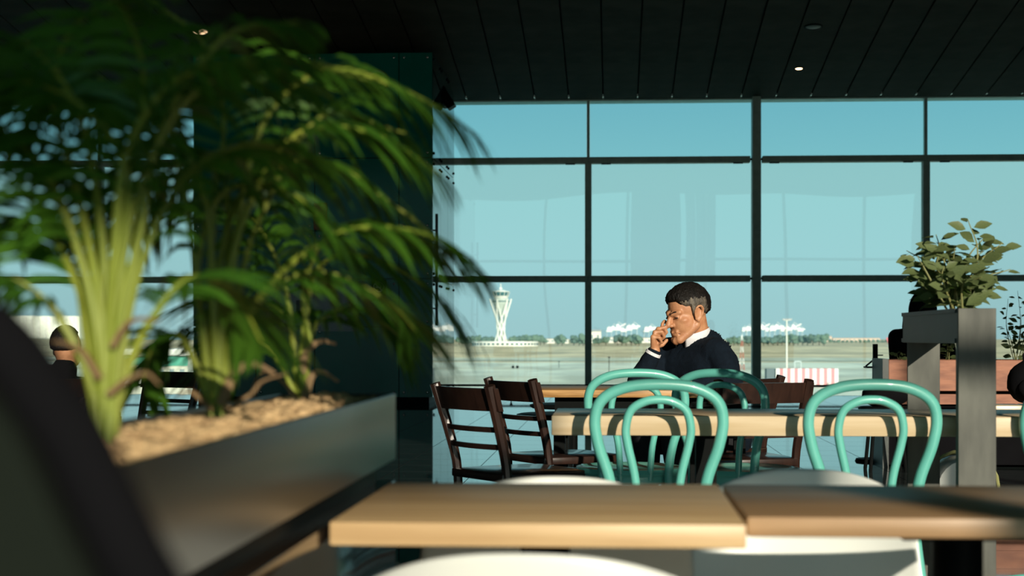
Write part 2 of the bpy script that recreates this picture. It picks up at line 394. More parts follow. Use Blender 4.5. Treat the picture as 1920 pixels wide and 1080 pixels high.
# dark banner-like speaker hung under ceiling by the core
c = PY(834, 180, YW - 2.0)
sp_ = thing('ceiling_spotlight', 'black slanted spotlight housing hung under the ceiling beside green wall', 'spotlight', c)
Mx = Matrix.Rotation(math.radians(-32), 4, 'Y')
MB().box((-.07, -.15, -.22), (.07, .15, .26), Mx).build('housing', BLACK, sp_, False, bev=.02)
for k in range(4): MB().box((-.10, -.14, -.16 + k * .09), (-.07, .14, -.145 + k * .09), Mx).build('fin', BLACK, sp_, False)
MB().tube([(-.1, 0, .2), (-.1, 0, ceilz(c.y) - c.z)], .02, 8).build('hanger', BLACK, sp_)
# recessed ceiling lights
GLOW = emit('warm_lamp', (1, .66, .36), 9)
def ceil_hit(px, py):
    r = ray(px, py); t = (ZC + SLOPE * YW - H) / (r.z + SLOPE * r.y); return CAM + r * t
for px, py, R_, on, lab in ((376, 59, .11, 1, 'bright warm recessed ceiling light above the palm'), (1498, 128, .055, 1, 'small warm recessed ceiling light above the window'), (1525, 50, .11, 0, 'unlit round recessed ceiling light in dark planks')):
    c = ceil_hit(px, py); t = thing('recessed_ceiling_light', lab, 'ceiling light', c, 0, 'recessed ceiling lights')
    Mt = Matrix.Rotation(-math.atan(SLOPE), 4, 'X')
    MB().lathe([(R_ * 1.25, .02), (R_ * 1.25, -.006), (R_ * 1.05, -.012), (R_, .01), (R_, .03)], 24, Mt).build('trim_ring', BLACK, t)
    MB().lathe([(R_ * .98, -.004), (R_ * .9, -.008)], 24, Mt).build('lamp_face', GLOW if on else DSTEEL, t)

# ================================================================== OUTDOORS (airfield below the hall)
ZG = -8.0
def G(px, py): return PZ(px, py, ZG)                       # point on the airfield
GH = H - ZG
def gd(py): return GH * F / (py - HY)                      # depth of an airfield row
def ground_mat():
    m = bpy.data.materials.new('airfield'); m.use_nodes = True; t = m.node_tree; b = t.nodes['Principled BSDF']; b.inputs['Roughness'].default_value = .95
    tcn = t.nodes.new('ShaderNodeTexCoord'); sep = t.nodes.new('ShaderNodeSeparateXYZ'); t.links.new(tcn.outputs['Object'], sep.inputs[0])
    nz = t.nodes.new('ShaderNodeTexNoise'); nz.inputs['Scale'].default_value = .01; nz.inputs['Detail'].default_value = 6
    mp = t.nodes.new('ShaderNodeMapping'); mp.inputs['Scale'].default_value = (1, .35, 1); t.links.new(tcn.outputs['Object'], mp.inputs[0]); t.links.new(mp.outputs[0], nz.inputs[0])
    ad = t.nodes.new('ShaderNodeMath'); ad.operation = 'MULTIPLY_ADD'; ad.inputs[1].default_value = 60; t.links.new(nz.outputs[0], ad.inputs[0]); t.links.new(sep.outputs[1], ad.inputs[2])
    mr = t.nodes.new('ShaderNodeMapRange'); mr.inputs[1].default_value = 0; mr.inputs[2].default_value = 2000; t.links.new(ad.outputs[0], mr.inputs[0])
    cr = t.nodes.new('ShaderNodeValToRGB'); cr.color_ramp.interpolation = 'CONSTANT'; t.links.new(mr.outputs[0], cr.inputs[0])
    el = cr.color_ramp.elements
    A = (.98, .92, .74); A2 = (.86, .78, .60); GR = (.96, .71, .43); GD = (.74, .54, .32)
    seq = [(0, A), (gd(712), A2), (gd(706), A), (gd(694), A2), (gd(690), A), (gd(680), GR), (gd(678), (.35, .36, .27)), (gd(676), A2), (gd(671), GR), (gd(664), GD), (gd(660), GR), (gd(650), GD)]
    el[0].position = 0; el[0].color = A + (1,); el[1].position = min(1, seq[1][0] / 2000); el[1].color = seq[1][1] + (1,)
    for d, c in seq[2:]: n = el.new(min(1, (d + 30) / 2000)); n.color = c + (1,)
    n2 = t.nodes.new('ShaderNodeTexNoise'); n2.inputs['Scale'].default_value = .06; n2.inputs['Detail'].default_value = 8
    m2 = t.nodes.new('ShaderNodeMapping'); m2.inputs['Scale'].default_value = (1, .25, 1); t.links.new(tcn.outputs['Object'], m2.inputs[0]); t.links.new(m2.outputs[0], n2.inputs[0])
    mx = t.nodes.new('ShaderNodeMix'); mx.data_type = 'RGBA'; mx.blend_type = 'MULTIPLY'; mx.inputs[0].default_value = .7
    r2 = t.nodes.new('ShaderNodeValToRGB'); r2.color_ramp.elements[0].position = .40; r2.color_ramp.elements[0].color = (.62, .60, .54, 1); r2.color_ramp.elements[1].position = .6; r2.color_ramp.elements[1].color = (1.1, 1.08, 1.0, 1)
    t.links.new(n2.outputs[0], r2.inputs[0]); t.links.new(cr.outputs[0], mx.inputs[6]); t.links.new(r2.outputs[0], mx.inputs[7]); t.links.new(mx.outputs[2], b.inputs['Base Color'])
    return m
gm = ground_mat()
tag(MB().box((-3500, -400, ZG - 1), (3500, 6500, ZG)).build('ground', gm, None, False), 'pale apron and dry grass of the airfield outside the window', None, None, 'structure')
TOWW = mat('white_concrete', (.82, .83, .76), .8); TGL = mat('tower_glass', (.03, .12, .13), .15)
# control tower
tb = G(939, 649); DT = (tb - CAM).dot(FWD); PM = F / DT
tw = thing('control_tower', 'white airport control tower with crossed lattice struts and round cab', 'tower', tb)
def th(py): return (649 - py) / PM
MB().lathe([(33, 0), (33, th(640)), (32, th(640))], 40, Matrix.Translation((4, 0, 0))).build('base_building', TOWW, tw)
for k in range(44):
    a = 2 * math.pi * k / 44; MB().cbox((0, 0, 0), (.4, 2.6, 1.7), Matrix.Translation((4 + 33 * math.cos(a), 33 * math.sin(a), th(645))) @ Matrix.Rotation(a, 4, 'Z')).build('window', TGL, tw, False)
MB().lathe([(2.2, th(641)), (2.2, th(582)), (4.5, th(576)), (7.5, th(570)), (8.2, th(566)), (8.2, th(561)), (6, th(559))], 24).build('shaft', mat('tower_shaft', (.55, .62, .56), .7), tw)
MB().lathe([(7.0, th(566.5)), (8.6, th(566)), (8.6, th(564.2)), (7, th(564))], 24).build('lower_windows', TGL, tw)
MB().lathe([(6.5, th(560)), (7.4, th(557)), (8.2, th(555.5)), (8.2, th(555)), (6, th(555))], 24).build('cab_base', TOWW, tw)
cb = MB().lathe([(7.2, th(555)), (8.8, th(548)), (8.8, th(547.5)), (7, th(547))], 24).build('cab', TGL, tw)
for k in range(12):
    a = 2 * math.pi * k / 12; MB().tube([(7.3 * math.cos(a), 7.3 * math.sin(a), th(555)), (8.95 * math.cos(a), 8.95 * math.sin(a), th(547.6))], .22, 5).build('cab_mullion', TOWW, cb)
MB().lathe([(8.9, th(547.5)), (8.9, th(546.3)), (5, th(545.6)), (4, th(544))], 24).build('roof', TOWW, tw)
MB().tube([(0, 0, th(545)), (0, 0, th(532))], .45, 6).build('mast', TOWW, tw)
MB().tube([(-1.5, 0, th(541)), (1.5, 0, th(541))], .9, 8).build('radar', TOWW, tw)
for k in range(6):
    for s in (-1, 1):
        a = 2 * math.pi * (k + .2) / 6; b_ = a + s * 2.1
        MB().tube([(5.6 * math.cos(a), 5.6 * math.sin(a), th(640)), (10.6 * math.cos(b_), 10.6 * math.sin(b_), th(560.5))], .78, 6).build('lattice_strut', TOWW, tw)
# trees at the far edge of the field, haze put into their colours
TRM = [mat('far_tree', (.12, .20, .14), .9, col2=(.08, .14, .10), scale=.4), mat('far_tree_dark', (.09, .16, .125), .9, col2=(.06, .11, .09), scale=.4)]
crowns = []
for q in range(4):
    m_ = MB(); rr = random.Random(q)
    for _ in range(9):
        m_.ell((rr.uniform(-3, 3), rr.uniform(-2, 2), rr.uniform(3.2, 8)), (rr.uniform(1.8, 2.8), rr.uniform(1.8, 2.6), rr.uniform(1.5, 2.4)), n=8, m=6, fn=lambda v: 1 + .25 * noise.noise(v * 3))
    crowns.append(m_.mesh('crown', TRM[q % 2]))
trunk = MB().tube([(0, 0, 0), (.1, 0, 3), (0, 0, 5)], [.5, .4, .2], 6).mesh('trunk', mat('far_trunk', (.10, .08, .06), .9))
rr = random.Random(3)
ntr = [0]
def tree(px, py, s, lab, grp, hs=1):
    b0 = G(px, py + .45 * (ntr[0] % 3)); ntr[0] += 1; t = thing('far_tree', lab, 'tree', b0, rr.uniform(0, 6), grp)
    child('crown', crowns[rr.randrange(4)], t, (0, 0, 0), None, (s, s, s * hs)); child('trunk', trunk, t, (0, 0, 0), None, (s, s, s * hs))
for px in (862, 872, 880, 888, 896, 906, 914, 922, 962, 972, 980): tree(px + rr.uniform(-2, 2), 646 + rr.uniform(-.6, .6), rr.uniform(.9, 1.25), 'hazy green tree standing around the control tower', 'trees around the control tower')
for px in (991, 999, 1005, 1013, 1020, 1046, 1054, 1076, 1086, 1094): tree(px, 647 + rr.uniform(-.6, .6), rr.uniform(.9, 1.3), 'hazy green tree between control tower and first window bar', 'trees right of the control tower')
for px in (1115, 1123, 1136, 1158, 1166, 1174, 1184, 1192, 1198): tree(px, 647 + rr.uniform(-.6, .6), rr.uniform(.8, 1.3), 'dark hazy tree on the airfield edge left of the man', 'trees left of the man')
for px in (1368, 1376, 1384, 1396, 1404, 1432, 1440, 1450, 1458, 1466, 1480, 1488, 1496, 1505, 1514, 1524, 1536, 1545): tree(px, 647 + rr.uniform(-.6, .6), rr.uniform(.9, 1.35), 'dark hazy tree on the airfield edge right of the man', 'trees right of the man')
for k in range(16): tree(1556 + k * 8.2, 643 + rr.uniform(-.4, .4), rr.uniform(.55, .75), 'low distant tree along the horizon toward the red tail fin', 'low trees by the tail fin', .8)
# low pale buildings on the far side
PB = mat('pale_far_wall', (.78, .76, .68), .9); RF = mat('pale_far_roof', (.62, .62, .58), .9); PK = mat('pink_far_wall', (.66, .50, .40), .9)
FW = mat('far_window', (.2, .27, .28), .5)
def shed(px0, px1, pytop, pybase, lab, m=PB, grp=None):
    a = G(px0, pybase); b_ = G(px1, pybase); w_ = (b_ - a).length; D_ = (a - CAM).dot(FWD); hh = (pybase - pytop) * D_ / F
    t = thing('far_building', lab, 'building', (a + b_) / 2, YAW, grp)
    MB().box((-w_ / 2, 0, 0), (w_ / 2, 25, hh * .86)).build('wall', m, t, False)
    MB().add([(-w_ / 2 - 1, -1, hh * .86), (w_ / 2 + 1, -1, hh * .86), (w_ / 2 + 1, 26, hh * .86), (-w_ / 2 - 1, 26, hh * .86), (-w_ / 2 - 1, 12, hh), (w_ / 2 + 1, 12, hh)], [(0, 1, 5, 4), (2, 3, 4, 5), (0, 4, 3), (1, 2, 5), (0, 3, 2, 1)]).build('roof', RF, t, False)
    n_ = max(2, int(w_ / 9))
    for k in range(n_):
        x = -w_ / 2 + w_ * (k + .5) / n_; MB().box((x - 1.6, -.3, hh * .3), (x + 1.6, 0, hh * .6)).build('window', FW, t, False)
shed(1024, 1040, 634, 644, 'small white far building with trees either side right of tower')
shed(1052, 1066, 635, 644, 'small white far building nearest the first window bar')
shed(884, 912, 633, 644, 'pale far building among trees left of tower')
shed(1104, 1127, 618, 643, 'tall pale far warehouse beside the first window bar')
shed(1140, 1180, 631, 643, 'long low white far shed left of the man')
shed(1186, 1224, 632, 643, 'long low white far shed behind the hand of the man')
shed(1496, 1560, 629, 640.5, 'long low pinkish far bank of buildings on the horizon', PK)
shed(1562, 1650, 633, 640, 'low pale far buildings on the horizon near the tail fin', PK)
# port gantry cranes on the horizon
CR = mat('crane_white', (.86, .86, .84), .8); CB = mat('crane_blue', (.45, .58, .64), .8)
ncr = [0]
def crane(px, s, boom, lab, grp):
    D_ = 2600.0 + 130 * (ncr[0] % 3); ncr[0] += 1; b0 = PD(px, HY, D_); b0.z = ZG; k = D_ / F * s
    t = thing('port_crane', lab, 'crane', b0, YAW, grp)
    for x in (-5, 5):
        for y in (-6, 6): MB().tube([(x * k, y * k, 0), (x * k * .9, y * k, 24 * k)], .55 * k, 5).build('leg', CB, t)
    MB().box((-6 * k, -7 * k, 22 * k), (6 * k, 7 * k, 24.5 * k)).build('portal', CR, t, False)
    MB().box((-12 * k, -1.5 * k, 25 * k), (10 * k, 1.5 * k, 28 * k)).build('boom', CR, t, False) if boom else MB().tube([(0, 0, 25 * k), (12 * k, 0, 31 * k)], 1.3 * k, 6).build('boom', CR, t)
    MB().tube([(-4 * k, 0, 24 * k), (0, 0, 34 * k), (9 * k, 0, 27 * k)], .45 * k, 5).build('apex_frame', CR, t)
    MB().box((-4 * k, -2 * k, 24 * k), (1 * k, 2 * k, 30 * k)).build('machinery_house', CR, t, False)
for i, px in enumerate((1142, 1151, 1160, 1169, 1179, 1189, 1212, 1221)): crane(px, .92 + .1 * (i % 3), i % 2, 'pale harbour gantry crane on horizon left of the man', 'harbour cranes left of the man')
for i, px in enumerate((1396, 1404, 1430, 1439, 1448, 1458, 1468, 1478, 1489, 1500)): crane(px, .92 + .1 * (i % 3), i % 2, 'pale harbour gantry crane on horizon right of the man', 'harbour cranes right of the man')
# red and white striped blast screen on the apron
RS = mat('faded_red', (.62, .27, .29), .8); WS = mat('screen_white', (.9, .88, .84), .8); GS = mat('screen_grey', (.13, .18, .20), .8)
a = G(1455, 727); b_ = G(1572, 727); w_ = (b_ - a).length; D_ = (a - CAM).dot(FWD); hh = 36 * D_ / F
sc = thing('striped_trailer', 'red and white striped apron trailer with grey end', 'trailer', (a + b_) / 2, YAW)
n_ = 17
for k in range(n_): MB().box((-w_ / 2 + w_ * k / n_, 0, .3), (-w_ / 2 + w_ * (k + 1) / n_, 2.5 + (k % 2) * .02, hh)).build('stripe_panel', RS if k % 2 else WS, sc, False)
MB().box((-w_ / 2 - 1.6, .5, .3), (-w_ / 2, 2.5, hh)).build('end_panel', GS, sc, False)
fm = MB(); s_ = D_ / F
for x in (-22, -10): fm.tube([(x * s_, 1, hh), (x * s_, 1, hh + 13 * s_)], .13, 6)
fm.tube([(-22 * s_, 1, hh + 13 * s_), (-10 * s_, 1, hh + 13 * s_)], .13, 6)
fm.build('lift_frame', mat('galv_grey', (.55, .62, .6), .6), sc)
for x in (-w_ * .35, w_ * .35): MB().lathe([(.5, -.2), (.5, .2)], 14, Matrix.Translation((x, .2, .5)) @ Matrix.Rotation(math.pi / 2, 4, 'X')).build('wheel', BLACK, sc)
b0 = G(1475, 716); D_ = (b0 - CAM).dot(FWD); s_ = D_ / F
lp = thing('floodlight_mast', 'tall white floodlight mast behind the striped trailer', 'light mast', b0)
MB().tube([(0, 0, 0), (0, 0, 118 * s_)], [.22, .13], 8).build('pole', TOWW, lp)
MB().box((-6 * s_, -.2, 115 * s_), (8 * s_, .2, 116.5 * s_)).build('crossbar', TOWW, lp, False)
for x in (-6, -1, 4, 8): MB().box((x * s_ - .22, -.3, 116 * s_), (x * s_ + .22, .15, 118.5 * s_)).build('floodlight', mat('lamp_grey', (.4, .4, .4), .5), lp, False)
# red-white lattice mast right behind the man
b0 = G(1391, 694); D_ = (b0 - CAM).dot(FWD); s_ = D_ / F
lm = thing('lattice_mast', 'red and white banded lattice mast beside the thick window column', 'mast', b0)
for k in range(6):
    z0, z1_ = k * 11 * s_, (k + 1) * 11 * s_; wa = (4.5 - k * .6) * s_; wb = (4.5 - (k + 1) * .6) * s_; m_ = MB()
    for sx in (-1, 1):
        for sy in (-1, 1): m_.tube([(sx * wa, sy * wa, z0), (sx * wb, sy * wb, z1_)], .35 * s_, 4)
    m_.tube([(-wa, -wa, z0), (wb, -wb, z1_)], .3 * s_, 4); m_.tube([(wa, -wa, z0), (-wb, -wb, z1_)], .3 * s_, 4)
    m_.build('lattice_section', WS if k % 2 else mat('mast_red', (.55, .12, .08), .8), lm)
# airliner tail far right
b0 = G(1664, 655); D_ = (b0 - CAM).dot(FWD); s_ = D_ / F
tl = thing('airliner', 'distant parked airliner with red and white tail fin near the horizon', 'airplane', b0, YAW)
RT = mat('tail_red', (.62, .06, .08), .5); FUS = mat('fuselage_white', (.85, .85, .83), .4)
MB().tube([(0 * s_, 0, 5 * s_), (8 * s_, 0, 5.5 * s_), (60 * s_, 0, 5.5 * s_), (70 * s_, 0, 4.5 * s_)], [.6 * s_, 2.6 * s_, 2.8 * s_, .8 * s_], 12).build('fuselage', FUS, tl)
tf = MB().add([(-3 * s_, -.3 * s_, 22 * s_), (1 * s_, -.3 * s_, 22 * s_), (13 * s_, -.3 * s_, 7 * s_), (3 * s_, -.3 * s_, 7 * s_), (-3 * s_, .3 * s_, 22 * s_), (1 * s_, .3 * s_, 22 * s_), (13 * s_, .3 * s_, 7 * s_), (3 * s_, .3 * s_, 7 * s_)], [(0, 1, 2, 3), (7, 6, 5, 4), (0, 4, 5, 1), (1, 5, 6, 2), (2, 6, 7, 3), (3, 7, 4, 0)]).build('tail_fin', RT, tl, False)
MB().box((-2 * s_, -9 * s_, 7 * s_), (4 * s_, 9 * s_, 7.6 * s_)).build('tailplane', FUS, tl, False)
MB().tube([(30 * s_, 0, 0), (30 * s_, 0, 4 * s_)], .8 * s_, 8).build('landing_gear', DSTEEL, tl)
# little yellow apron tug, fence posts
b0 = G(966, 691); D_ = (b0 - CAM).dot(FWD); s_ = D_ / F
tg = thing('apron_tug', 'tiny yellow vehicle driving on the apron below the control tower', 'vehicle', b0, YAW)
MB().box((-6 * s_, 0, .4), (6 * s_, 2, 2 * s_)).build('body', mat('tug_yellow', (.75, .5, .12), .6), tg, False)
MB().box((-2 * s_, 0, 2 * s_), (4 * s_, 2, 3.6 * s_)).build('cabin', FUS, tg, False)
for x in (-4, 4): MB().lathe([(.45, -.2), (.45, .2)], 12, Matrix.Translation((x * s_, 0, .45)) @ Matrix.Rotation(math.pi / 2, 4, 'X')).build('wheel', BLACK, tg)
for px, py, hp, lab in ((1142, 712, 42, 'thin dark pole on the apron left of the man'), (1048, 690, 12, 'short dark marker post on apron near first window bar')):
    b0 = G(px, py); s_ = (b0 - CAM).dot(FWD) / F; t = thing('apron_pole', lab, 'pole', b0)
    MB().tube([(0, 0, 0), (0, 0, hp * s_)], .09, 6).build('pole', DSTEEL, t); MB().cbox((0, 0, hp * s_), (.5, .2, .3)).build('head', DSTEEL, t, False)
# terminal pier and vehicles seen low through the left window
D_ = 95.0; a = PD(-60, HY, D_); b_ = PD(150, HY, D_); s_ = D_ / F
pr = thing('boarding_bridge', 'pale ribbed boarding bridge outside beyond the palms at far left', 'boarding bridge', Vector(((a.x + b_.x) / 2, (a.y + b_.y) / 2, ZG)), YAW)
w_ = (b_ - a).length; zb = H - 4 * s_ - ZG; zt_ = H + 40 * s_ - ZG
MB().box((-w_ / 2, 0, zb), (w_ / 2, 3, zt_)).build('tunnel', mat('bridge_white', (.80, .80, .70), .6), pr, False, bev=.1)
for k in range(16): MB().box((-w_ / 2 + w_ * k / 16, -.08, zb + .1), (-w_ / 2 + w_ * k / 16 + .12, 0, zt_ - .1)).build('rib', PB, pr, False)
for x in (-w_ * .3, w_ * .3): MB().tube([(x, 1.5, 0), (x, 1.5, zb)], .3, 10).build('support_leg', DSTEEL, pr)
D_ = 140.0; a = PD(215, HY, D_); b_ = PD(352, HY, D_); s_ = D_ / F; w_ = (b_ - a).length
pl = thing('service_building', 'low white roofed service building with green band behind the palm stalks', 'building', Vector(((a.x + b_.x) / 2, (a.y + b_.y) / 2, ZG)), YAW)
zz = lambda py: H + (HY - py) * s_ - ZG
MB().box((-w_ / 2, 0, 0), (w_ / 2, 8, zz(666))).build('wall', mat('service_wall', (.60, .60, .50), .8), pl, False)
MB().box((-w_ / 2 - .4, -.6, zz(666)), (w_ / 2 + .4, 8.5, zz(654))).build('roof', TOWW, pl, False)
MB().box((-w_ / 2, -.1, zz(686)), (w_ / 2, 0, zz(668))).build('green_band', mat('band_green', (.05, .32, .22), .5), pl, False)
for k in range(7): MB().box((-w_ / 2 + w_ * (k + .25) / 7, -.1, zz(708)), (-w_ / 2 + w_ * (k + .7) / 7, 0, zz(692))).build('window', FW, pl, False)
b0 = G(345, 735); D_ = (b0 - CAM).dot(FWD); s_ = D_ / F
vn = thing('apron_van', 'blue apron van outside behind the middle palm', 'vehicle', b0, YAW)
BV = mat('van_blue', (.03, .16, .32), .4)
MB().add([(x * s_, y, z * s_) for y in (0, 2.2) for x, z in ((-24, 2), (22, 2), (22, 12), (10, 26), (-10, 26), (-24, 12))], [(5, 4, 3, 2, 1, 0), (6, 7, 8, 9, 10, 11), (0, 1, 7, 6), (1, 2, 8, 7), (2, 3, 9, 8), (3, 4, 10, 9), (4, 5, 11, 10), (5, 0, 6, 11)]).build('body', BV, vn, False)
MB().box((-9 * s_, -.05, 15 * s_), (9 * s_, 0, 23 * s_)).build('window', TGL, vn, False)
for x in (-15, 14): MB().lathe([(.45, -.2), (.45, .2)], 14, Matrix.Translation((x * s_, 0, .45)) @ Matrix.Rotation(math.pi / 2, 4, 'X')).build('wheel', BLACK, vn)

# ================================================================== FURNITURE
# ---- long pine communal table (front edge, back edge from their rows)
ZT = .75
Pa = PZ(1034, 779, ZT); yf = Pa.y; yb = PZ(1250, 766, ZT).y; xl = Pa.x
mt = thing('communal_table', 'long pale wood communal table behind the bentwood chairs', 'table', (xl + 1.2, (yf + yb) / 2, 0))
MB().box((-1.2, -(yb - yf) / 2, ZT - .058), (2.6, (yb - yf) / 2, ZT)).build('tabletop', PINE, mt, True, bev=.004)
for x in (-.75, 1.9):
    MB().box((x - .03, -.2, .03), (x + .03, -.14, ZT - .058)).build('leg', BLACK, mt, False); MB().box((x - .03, .14, .03), (x + .03, .2, ZT - .058)).build('leg', BLACK, mt, False)
    MB().box((x - .03, -.22, 0), (x + .03, .22, .04)).build('foot_bar', BLACK, mt, False)
# ---- two oak cafe tables in front
def cafe_table(px0, px1, pyf, pyb, m, lab, rz=0, thick=.03, xr=None):
    a = PZ(px0, pyf, ZT); b_ = PZ(px1, pyf, ZT); yb_ = PZ((px0 + px1) / 2, pyb, ZT).y
    w_ = b_.x - a.x if xr is None else xr; d_ = yb_ - a.y
    c_ = Vector((a.x + w_ / 2, a.y + d_ / 2, 0)); t = thing('cafe_table', lab, 'table', c_, rz, 'square oak cafe tables')
    MB().box((-w_ / 2, -d_ / 2, ZT - thick), (w_ / 2, d_ / 2, ZT)).build('tabletop', m, t, True, bev=.003)
    MB().box((-.09, -.09, ZT - thick - .02), (.09, .09, ZT - thick)).build('mounting_plate', BLACK, t, False)
    MB().tube([(0, 0, .02), (0, 0, ZT - thick)], .035, 14).build('column', BLACK, t)
    MB().lathe([(.2, 0), (.2, .012), (.06, .03), (.035, .05)], 28).build('base', BLACK, t)
    return t
T1 = cafe_table(617, 1396, 978, 906, OAK, 'pale oak cafe table in front beside the dark planter')
T2 = cafe_table(1401, 1960, 969, 910, OAKB, 'browner oak cafe table in front beside the steel post', math.radians(0), .026, .62)
# ---- the bentwood chairs
def bent_chair():
    t = thing('bentwood_chair', '', 'chair')
    def loop(pts, r, name):
        L = [Vector(p) for p in pts]; full = L + [Vector((-p.x, p.y, p.z)) for p in reversed(L[:-1])]
        return MB().tube(smoothpath(full, 6), r, 12).build(name, TEAL, t)
    loop([(.165, -.30, 0), (.140, -.245, .25), (.125, -.205, .45), (.138, -.212, .57), (.170, -.225, .67), (.181, -.233, .745), (.160, -.24, .802), (.095, -.247, .836), (0, -.25, .845)], .0165, 'back_loop')
    loop([(.055, -.190, .44), (.064, -.197, .57), (.086, -.207, .67), (.092, -.213, .72), (.078, -.218, .77), (.040, -.223, .795), (0, -.224, .801)], .0125, 'inner_loop')
    MB().lathe([(.17, .452), (.205, .452), (.212, .462), (.205, .478), (.185, .482), (.17, .476), (.0, .472)], 36).build('seat', TEAL, t)
    MB().lathe([(.19, .425), (.205, .425), (.205, .452), (.19, .452)], 36).build('seat_rim', TEAL, t)
    for s in (-1, 1): MB().tube(smoothpath([(s * .19, .20, 0), (s * .17, .175, .25), (s * .155, .14, .455)], 4), [.013] * 4 + [.016] * 5, 10).build('leg', TEAL, t)
    MB().tube([(.175 * math.cos(q * math.pi / 14), .175 * math.sin(q * math.pi / 14) - .01, .24) for q in range(28)], .010, 8, closed=True).build('stretcher_ring', TEAL, t)
    return t
BC = bent_chair()
def place_bent(px, dpt, rz, lab, first=False):
    p = PD(px, HY, dpt); off = Vector((math.sin(rz) * -.24, math.cos(rz) * .24, 0))   # the loop stands .24 behind the seat centre
    loc = Vector((p.x, p.y, 0)) + off
    if first: BC.location = loc; BC.rotation_euler = (0, 0, rz); tag(BC, lab, None, 'teal bentwood chairs'); return BC
    return dup(BC, loc, rz, lab, 'teal bentwood chairs')
YR = YAW
place_bent(1236, 4.60, YR, 'teal bentwood chair at the left end of the communal table', True)
place_bent(1637, 4.60, YR, 'teal bentwood chair at the communal table beside the steel post')
place_bent(2043, 4.62, YR, 'teal bentwood chair at communal table cut off by the right frame edge')
place_bent(1194, 6.07, math.radians(6), 'teal bentwood chair behind communal table, left of the pair before the man')
place_bent(1348, 6.05, math.radians(-28), 'teal bentwood chair behind communal table, right of the pair before the man')
# ---- dark wooden cafe chairs
def dark_chair():
    t = thing('dark_wooden_chair', '', 'chair')
    S = .46
    def post(s): return smoothpath([(s * .19, -.21, 0), (s * .185, -.17, .25), (s * .18, -.165, .46), (s * .188, -.20, .62), (s * .2, -.255, .80)], 4)
    for s in (-1, 1):
        p = post(s); MB().tube(p, [.016 + .006 * (i / len(p)) for i in range(len(p))], 8).build('leg', DARKW, t)
        MB().tube([(s * .18, .19, 0), (s * .175, .185, .44)], [.015, .020], 8).build('leg', DARKW, t)
        MB().tube([(s * .185, -.17, .2), (s * .178, .188, .2)], .010, 8).build('stretcher', DARKW, t)
    MB().tube([(-.18, .01, .2), (.18, .01, .2)], .010, 8).build('stretcher', DARKW, t)
    def rail(z0, z1, tilt0, tilt1, th, n=11, ext=.02):
        vs = []; fs = []
        for i in range(n):
            u = -1 + 2 * i / (n - 1); x = u * (.195 + ext); yc = -.03 * (1 - u * u)
            for y_, z_ in ((tilt0 + yc - th, z0), (tilt0 + yc + th, z0), (tilt1 + yc + th, z1), (tilt1 + yc - th, z1)): vs.append((x, y_, z_))
        for i in range(n - 1):
            for k in range(4): fs.append((i * 4 + k, i * 4 + (k + 1) % 4, (i + 1) * 4 + (k + 1) % 4, (i + 1) * 4 + k))
        fs += [(3, 2, 1, 0), tuple((n - 1) * 4 + k for k in range(4))]
        return MB().add(vs, fs)
    tr = rail(.705, .79, -.218, -.242, .010, ext=.03).build('top_rail', DARKW, t, True, fix=True)
    for s in (-1, 1):
        for z in (.73, .765): MB().lathe([(.007, 0), (.006, .003), (.002, .004)], 8, Matrix.Translation((s * .19, -.245 - (z - .73) * .3, z)) @ Matrix.Rotation(math.pi / 2, 4, 'X')).build('screw', CHROME, tr)
    rail(.625, .645, -.200, -.204, .007, ext=-.005).build('back_slat', DARKW, t, True, fix=True)
    rail(.560, .580, -.186, -.19, .007, ext=-.01).build('back_slat', DARKW, t, True, fix=True)
    vs = [(-.185, -.19), (.185, -.19), (.205, 0), (.20, .17), (.16, .215), (-.16, .215), (-.20, .17), (-.205, 0)]; n = len(vs)
    MB().add([(x, y, z) for z in (.44, .472) for x, y in vs], [tuple(range(n - 1, -1, -1)), tuple(range(n, 2 * n))] + [(i, (i + 1) % n, n + (i + 1) % n, n + i) for i in range(n)]).build('seat', DARKW, t, True, bev=.006)
    return t
DC = dark_chair(); nd = [0]
def place_dark(px, py, dpt, rz, lab):
    p = PD(px, py, dpt); loc = Vector((p.x, p.y, 0))
    if nd[0] == 0: DC.location = loc; DC.rotation_euler = (0, 0, rz); tag(DC, lab, None, 'dark wooden cafe chairs'); nd[0] = 1; return DC
    return dup(DC, loc, rz, lab, 'dark wooden cafe chairs')
place_dark(972, 880, 6.27, math.radians(-54), 'dark wooden ladder-back chair nearest the planter, left of the tables')
place_dark(1052, 850, 7.1, math.radians(-58), 'dark wooden ladder-back chair at left end of the table where the man sits')
place_dark(1388, 850, 6.95, math.radians(18), 'dark wooden chair on the near side of the table where the man sits')
# ---- the man's table
pf = PZ(987, 731, ZT); ytf = pf.y
mtb = thing('wooden_table', 'brown wooden table where the man in the navy sweater leans', 'table', (pf.x + .52, ytf + .33, 0))
MB().box((-.52, -.33, ZT - .033), (.53, .33, ZT)).build('tabletop', ENDG, mtb, True, bev=.004)
MB().box((-.40, -.26, ZT - .10), (.42, .26, ZT - .033)).build('apron', BLACK, mtb, False)
for x in (-.38, .4):
    for y in (-.24, .24): MB().box((x - .025, y - .025, 0), (x + .025, y + .025, ZT - .1)).build('leg', BLACK, mtb, False)
# low round black side tables by the window
for px, py, lab in ((1075, 757, 'low round black side table near the window, the farther one'), (1062, 775, 'low round black side table near the window, the nearer one')):
    c = PZ(px, py, .52); t = thing('side_table', lab, 'table', (c.x, c.y, 0), 0, 'low round black side tables')
    MB().lathe([(.28, .49), (.30, .5), (.30, .515), (.28, .52)], 32).build('tabletop', BLACK, t); MB().tube([(0, 0, .02), (0, 0, .49)], .03, 12).build('column', BLACK, t); MB().lathe([(.2, 0), (.19, .015), (.03, .03)], 28).build('base', BLACK, t)
